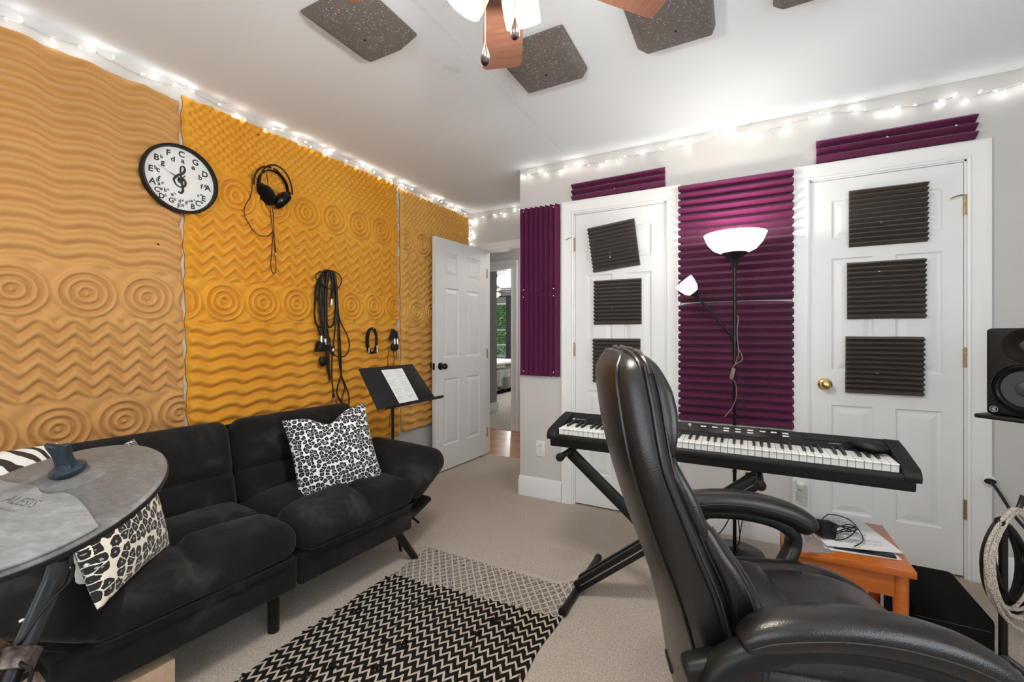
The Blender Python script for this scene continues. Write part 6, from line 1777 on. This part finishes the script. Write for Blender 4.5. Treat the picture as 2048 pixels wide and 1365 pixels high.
for (cx_, cy_, z1, mat) in ((-0.556 - FH.x, 0.905 - FH.y, 1.865, 'brass'), (-0.490 - FH.x, 0.935 - FH.y, 1.925, 'brass')):
    mb = MB(); z = 2.095
    n_ = 0
    while z > z1 + 0.039:
        mb.lathe([(0, -0.0018), (0.0016, 0), (0, 0.0018)], 6, Matrix.Translation((cx_, cy_, z - 2.44))); z -= 0.0042; n_ += 1
    mb.tube([(cx_, cy_, 2.095 - 2.44), (cx_, cy_, z1 + 0.039 - 2.44)], 0.0006, 5)
    pc = mb.build('pull_chain', 'old_brass', FN)
    MB().lathe([(0.0, 0.034), (0.0018, 0.032), (0.004, 0.022), (0.0088, 0.008), (0.0095, 0.0), (0.0075, -0.008), (0.003, -0.012), (0.0, -0.0125)], 24, Matrix.Translation((cx_, cy_, z1 - 2.44)) @ Matrix.Scale(1.2, 4)).build('drop_pendant', 'bronze', pc)

# ================================================================ FAIRY LIGHTS
random.seed(21)
BM = MB().lathe([(0.0, -0.010), (0.0022, -0.009), (0.0034, -0.004), (0.0034, 0.003), (0.0016, 0.008), (0.0, 0.010)], 8)
def fairy(name, lab, path, spacing, wall_n, hang=0.6, extra=None):
    P = smooth_path(path, 10)
    L = [0]
    for a, b in zip(P, P[1:]): L.append(L[-1] + (b - a).length)
    o = thing(name, lab, 'string lights', tuple(P[0]), group=None)
    base_ = Vector(P[0])
    jit = []
    for k, p in enumerate(P):
        jit.append(p - base_ + Vector((noise.noise(p * 9) * 0.006, noise.noise(p * 9 + Vector((3, 3, 3))) * 0.006, noise.noise(p * 13) * 0.008)))
    MB().tube(jit, 0.0013, 5).build('wire', 'white_wire', o)
    MB().tube([p + Vector((0, 0, 0.004)) + Vector(wall_n) * 0.002 * math.sin(k) for k, p in enumerate(jit)], 0.0011, 5).build('wire', 'white_wire', o)
    s_ = 0.02; first = None
    while s_ < L[-1]:
        i = max(k for k in range(len(L)) if L[k] <= s_); i = min(i, len(P) - 2)
        t_ = (s_ - L[i]) / max(1e-6, L[i + 1] - L[i]); p = jit[i].lerp(jit[i + 1], t_)
        dv = Vector((random.uniform(-1, 1), random.uniform(-1, 1), random.uniform(-1, 0.55))) + Vector(wall_n) * 0.6
        dv.normalize()
        if dv.dot(Vector(wall_n)) < 0.05: dv += Vector(wall_n) * 0.5; dv.normalize()
        bp = p + dv * 0.024
        if bp.z + base_.z > H - 0.012: bp.z = H - 0.012 - base_.z; dv.z = 0
        if first is None:
            b_ = BM.build('bulb', 'bulb', o); first = b_
            so = MB().tube([(0, 0, -0.022), (0, 0, -0.009)], [0.0028, 0.0034], 8).build('socket', 'white_wire', o); sfirst = so
        else:
            b_ = first.copy(); COL.objects.link(b_); b_.parent = o
            so = sfirst.copy(); COL.objects.link(so); so.parent = o
        q = Vector(dv).to_track_quat('Z', 'Y')
        for ob in (b_, so):
            ob.rotation_mode = 'QUATERNION'; ob.rotation_quaternion = q; ob.location = bp
        s_ += spacing * random.uniform(0.55, 1.45)
    return o
xw = XL + 0.022
fairy('string_lights', 'warm white fairy lights strung along the ceiling line above the orange foam', [(xw, 0.20, 2.400), (xw, 0.55, 2.385), (xw, 0.78, 2.402), (xw, 0.98, 2.388), (xw, 1.12, 2.412), (xw, 1.32, 2.408), (xw, 1.48, 2.395), (xw, 1.72, 2.414), (xw, 1.95, 2.400), (xw, 2.2, 2.412), (xw, 2.45, 2.398), (xw, 2.68, 2.414), (xw, 2.95, 2.402), (xw, 3.3, 2.412), (xw, 3.68, 2.402)], 0.066, (1, 0, 0))
yn = YN - 0.02
fairy('string_lights', 'fairy lights draped across the small wall above the hall doorway', [(XL + 0.03, yn, 2.36), (-2.30, yn, 2.372), (-2.15, yn, 2.385), (-1.95, yn, 2.395), (-1.78, yn, 2.415), (-1.66, yn, 2.42), (-1.52, yn, 2.40)], 0.066, (0, -1, 0))
fairy('string_lights', 'fairy lights hanging down the corner left of the hall doorway', [(XL + 0.025, yn, 2.40), (XL + 0.03, yn, 2.32), (XL + 0.022, yn, 2.24), (XL + 0.028, yn, 2.16), (XL + 0.045, yn, 2.135)], 0.042, (0.5, -0.5, 0))
yw = YC - 0.018
fairy('string_lights', 'fairy lights strung along the ceiling line of the closet wall', [(-1.475, yw, 2.405), (-1.35, yw, 2.378), (-1.15, yw, 2.382), (-0.95, yw, 2.372), (-0.75, yw, 2.376), (-0.50, yw, 2.378), (-0.25, yw, 2.380), (-0.08, yw, 2.412), (0.15, yw, 2.376), (0.36, yw, 2.402), (0.50, yw, 2.385), (0.72, yw, 2.362), (0.95, yw, 2.352), (1.15, yw, 2.366), (1.40, yw, 2.40)], 0.062, (0, -1, 0))
# loose unlit lead wire stapled along the ceiling line
mb = MB(); pts = [(-1.48 + 0.1 * k, YC - 0.004, 2.431 + 0.003 * math.sin(k * 1.7)) for k in range(30)]
mb.tube(smooth_path(pts, 3), 0.0014, 5)
for k in range(24): mb.tube([(-1.40 + 0.11 * k, YC - 0.004, 2.43), (-1.40 + 0.11 * k - 0.006, YC - 0.012, 2.424)], 0.0012, 5)
o = mb.build('lead_wire', 'white_wire'); tag(o, 'thin unlit white wire stapled at the top of the closet wall', 'wire')

# ================================================================ BEDROOM SEEN THROUGH THE DOORWAYS
BD = thing('bed', 'bed with white sheet and grey patchwork quilt in the room beyond the hall', 'bed', (-5.3, 7.9, 0))
def bq_fn(P, u, v_, w_):
    P = Vector(P); P.x += 0.012 * math.sin(P.y * 19) * (1 if w_ < 0.9 else 0.3) * (0.5 - 0.5 * min(1, w_)); return P
MB().span((-0.90, -1.0, 0.001), (0.90, 1.0, 0.10)).build('bed_base', 'black_fabric', BD, bevel=0.01)
puffy('quilt', 'quilt', BD, (0.95, 1.03, 0.255), n=(24, 60, 14), r=0.06, puff=0.01, fn=bq_fn, loc=(0, 0, 0.33))
puffy('sheet', 'white_cloth', BD, (0.94, 1.02, 0.035), n=(20, 20, 4), r=0.034, puff=0.012, loc=(0, 0, 0.615))
CU = MB(); pts = []
for k in range(41):
    x = -5.52 + 0.24 * k / 40; pts.append((x, 10.03 + 0.025 * math.sin(k * 1.35)))
CU.prism(pts + [(x, y + 0.006) for x, y in pts[::-1]], 2, 0.05, 2.22)
o = CU.build('curtain', 'grey_curtain', ang=60); tag(o, 'grey curtain hanging right of the far bedroom window', 'curtain')
mb = MB(); mb.tube([(-7.1, 10.03, 2.235), (-5.2, 10.03, 2.235)], 0.012, 10); o = mb.build('curtain_rod', 'black_metal'); tag(o, 'thin black curtain rod over the bedroom window', 'rod')
VB = thing('window_blind', 'open slatted blind in the far bedroom window', 'blind', (-6.2, 10.07, 2.06))
mb = MB()
for k in range(30): mb.box((0, 0, -0.06 - 0.045 * k), (1.38, 0.040, 0.0016), rot=(R(8), 0, 0))
mb.build('slats', 'slat', VB); MB().box((0, 0, -0.02), (1.4, 0.04, 0.04)).build('head_rail', 'slat', VB)
BF = thing('ceiling_fan', 'small far ceiling fan with glowing frosted lights in the bedroom', 'ceiling fan', (-4.52, 7.70, 2.44))
MB().lathe([(0.0, 0.0), (0.075, 0.0), (0.07, -0.05), (0.02, -0.08), (0.015, -0.20), (0.0, -0.20)], 24).build('canopy', 'bronze', BF)
MB().lathe([(0.0, -0.19), (0.06, -0.20), (0.13, -0.24), (0.13, -0.29), (0.08, -0.33), (0.0, -0.33)], 24).build('motor_housing', 'silver', BF)
for k in range(5):
    a = R(10 + 72 * k); mb = MB(); mb.loft([[(r_, w_, 0.004), (r_, -w_, 0.004), (r_, -w_, -0.004), (r_, w_, -0.004)] for r_, w_ in ((0.14, 0.05), (0.60, 0.07))])
    b_ = mb.build('blade', 'bronze', BF); b_.matrix_local = Matrix.Translation((0, 0, -0.31)) @ Matrix.Rotation(a, 4, 'Z') @ Matrix.Rotation(R(12), 4, 'X')
for k in range(4):
    a = R(30 + 90 * k); u = Vector((math.cos(a), math.sin(a), 0)); ax = (u * 0.6 + Vector((0, 0, -0.8))).normalized()
    MB().lathe([(0.0, 0.0), (0.025, 0.0), (0.045, 0.03), (0.055, 0.08), (0.052, 0.08), (0.0, 0.02)], 20, Matrix.Translation(u * 0.05 + Vector((0, 0, -0.37))) @ ax.to_track_quat('Z', 'Y').to_matrix().to_4x4()).build('glass_shade', 'far_glass', BF)
l = point_light('bedroom_fan_light', (0, 0, -0.50), 9, (1.0, 0.92, 0.8), 0.08); l.parent = BF
SL = MB().box((0, 0, 0), (0.06, 0.04, 0.13)).build('slipper_bin', 'bark', loc=(-4.30, 7.28, 0.10), bevel=0.01) if False else None
# garden outside
o = MB().span((-14, 10.6, -0.5), (3, 30, -0.4)).build('ground_outside', 'grass'); struct(o)
random.seed(2)
def tree(x, y, h_, cr, n, lab, seed):
    random.seed(seed)
    t_ = thing('tree', lab, 'tree', (x, y, -0.4), group='trees outside the bedroom window')
    MB().tube([(0, 0, 0), (0.05, 0, h_ * 0.4), (0.0, 0.05, h_ * 0.8)], [0.09, 0.07, 0.04], 10).build('trunk', 'bark', t_)
    mb = MB()
    for k in range(n):
        a, b, r_ = random.uniform(0, 2 * PI), math.acos(random.uniform(-1, 1)), cr * random.random() ** 0.4
        c_ = Vector((r_ * math.cos(a) * math.sin(b), r_ * math.sin(a) * math.sin(b), h_ * 0.6 + r_ * 0.9 * math.cos(b)))
        s_ = random.uniform(0.05, 0.11)
        e = Euler((random.uniform(0, PI), random.uniform(0, PI), random.uniform(0, PI))).to_matrix()
        mb.add([c_ + e @ Vector(p) * s_ for p in ((-1, 0, 0), (0, -0.5, 0.1), (1, 0, 0), (0, 0.5, 0.1))], [(0, 1, 2, 3)])
    f_ = mb.build('foliage', 'leaf', t_); return t_
tree(-6.6, 12.6, 2.6, 1.1, 2200, 'leafy green tree seen low through the bedroom window', 1)
tree(-8.6, 15.4, 3.4, 1.5, 2400, 'leafy green tree filling the top of the bedroom window', 2)
tree(-9.6, 19.2, 4.6, 2.1, 2600, 'leafy green tree farthest behind the bedroom window', 3)
mb = MB(); mb.tube([(-6.9, 11.3, 1.15), (-6.0, 11.6, 0.35)], 0.035, 6); mb.tube([(-7.3, 11.3, 0.9), (-5.2, 11.3, 0.9)], 0.03, 6)
for x in (-7.3, -5.2): mb.tube([(x, 11.3, -0.4), (x, 11.3, 0.95)], 0.04, 6)
o = mb.build('porch_rail', 'trim'); tag(o, 'white porch rail outside the bedroom window', 'railing')
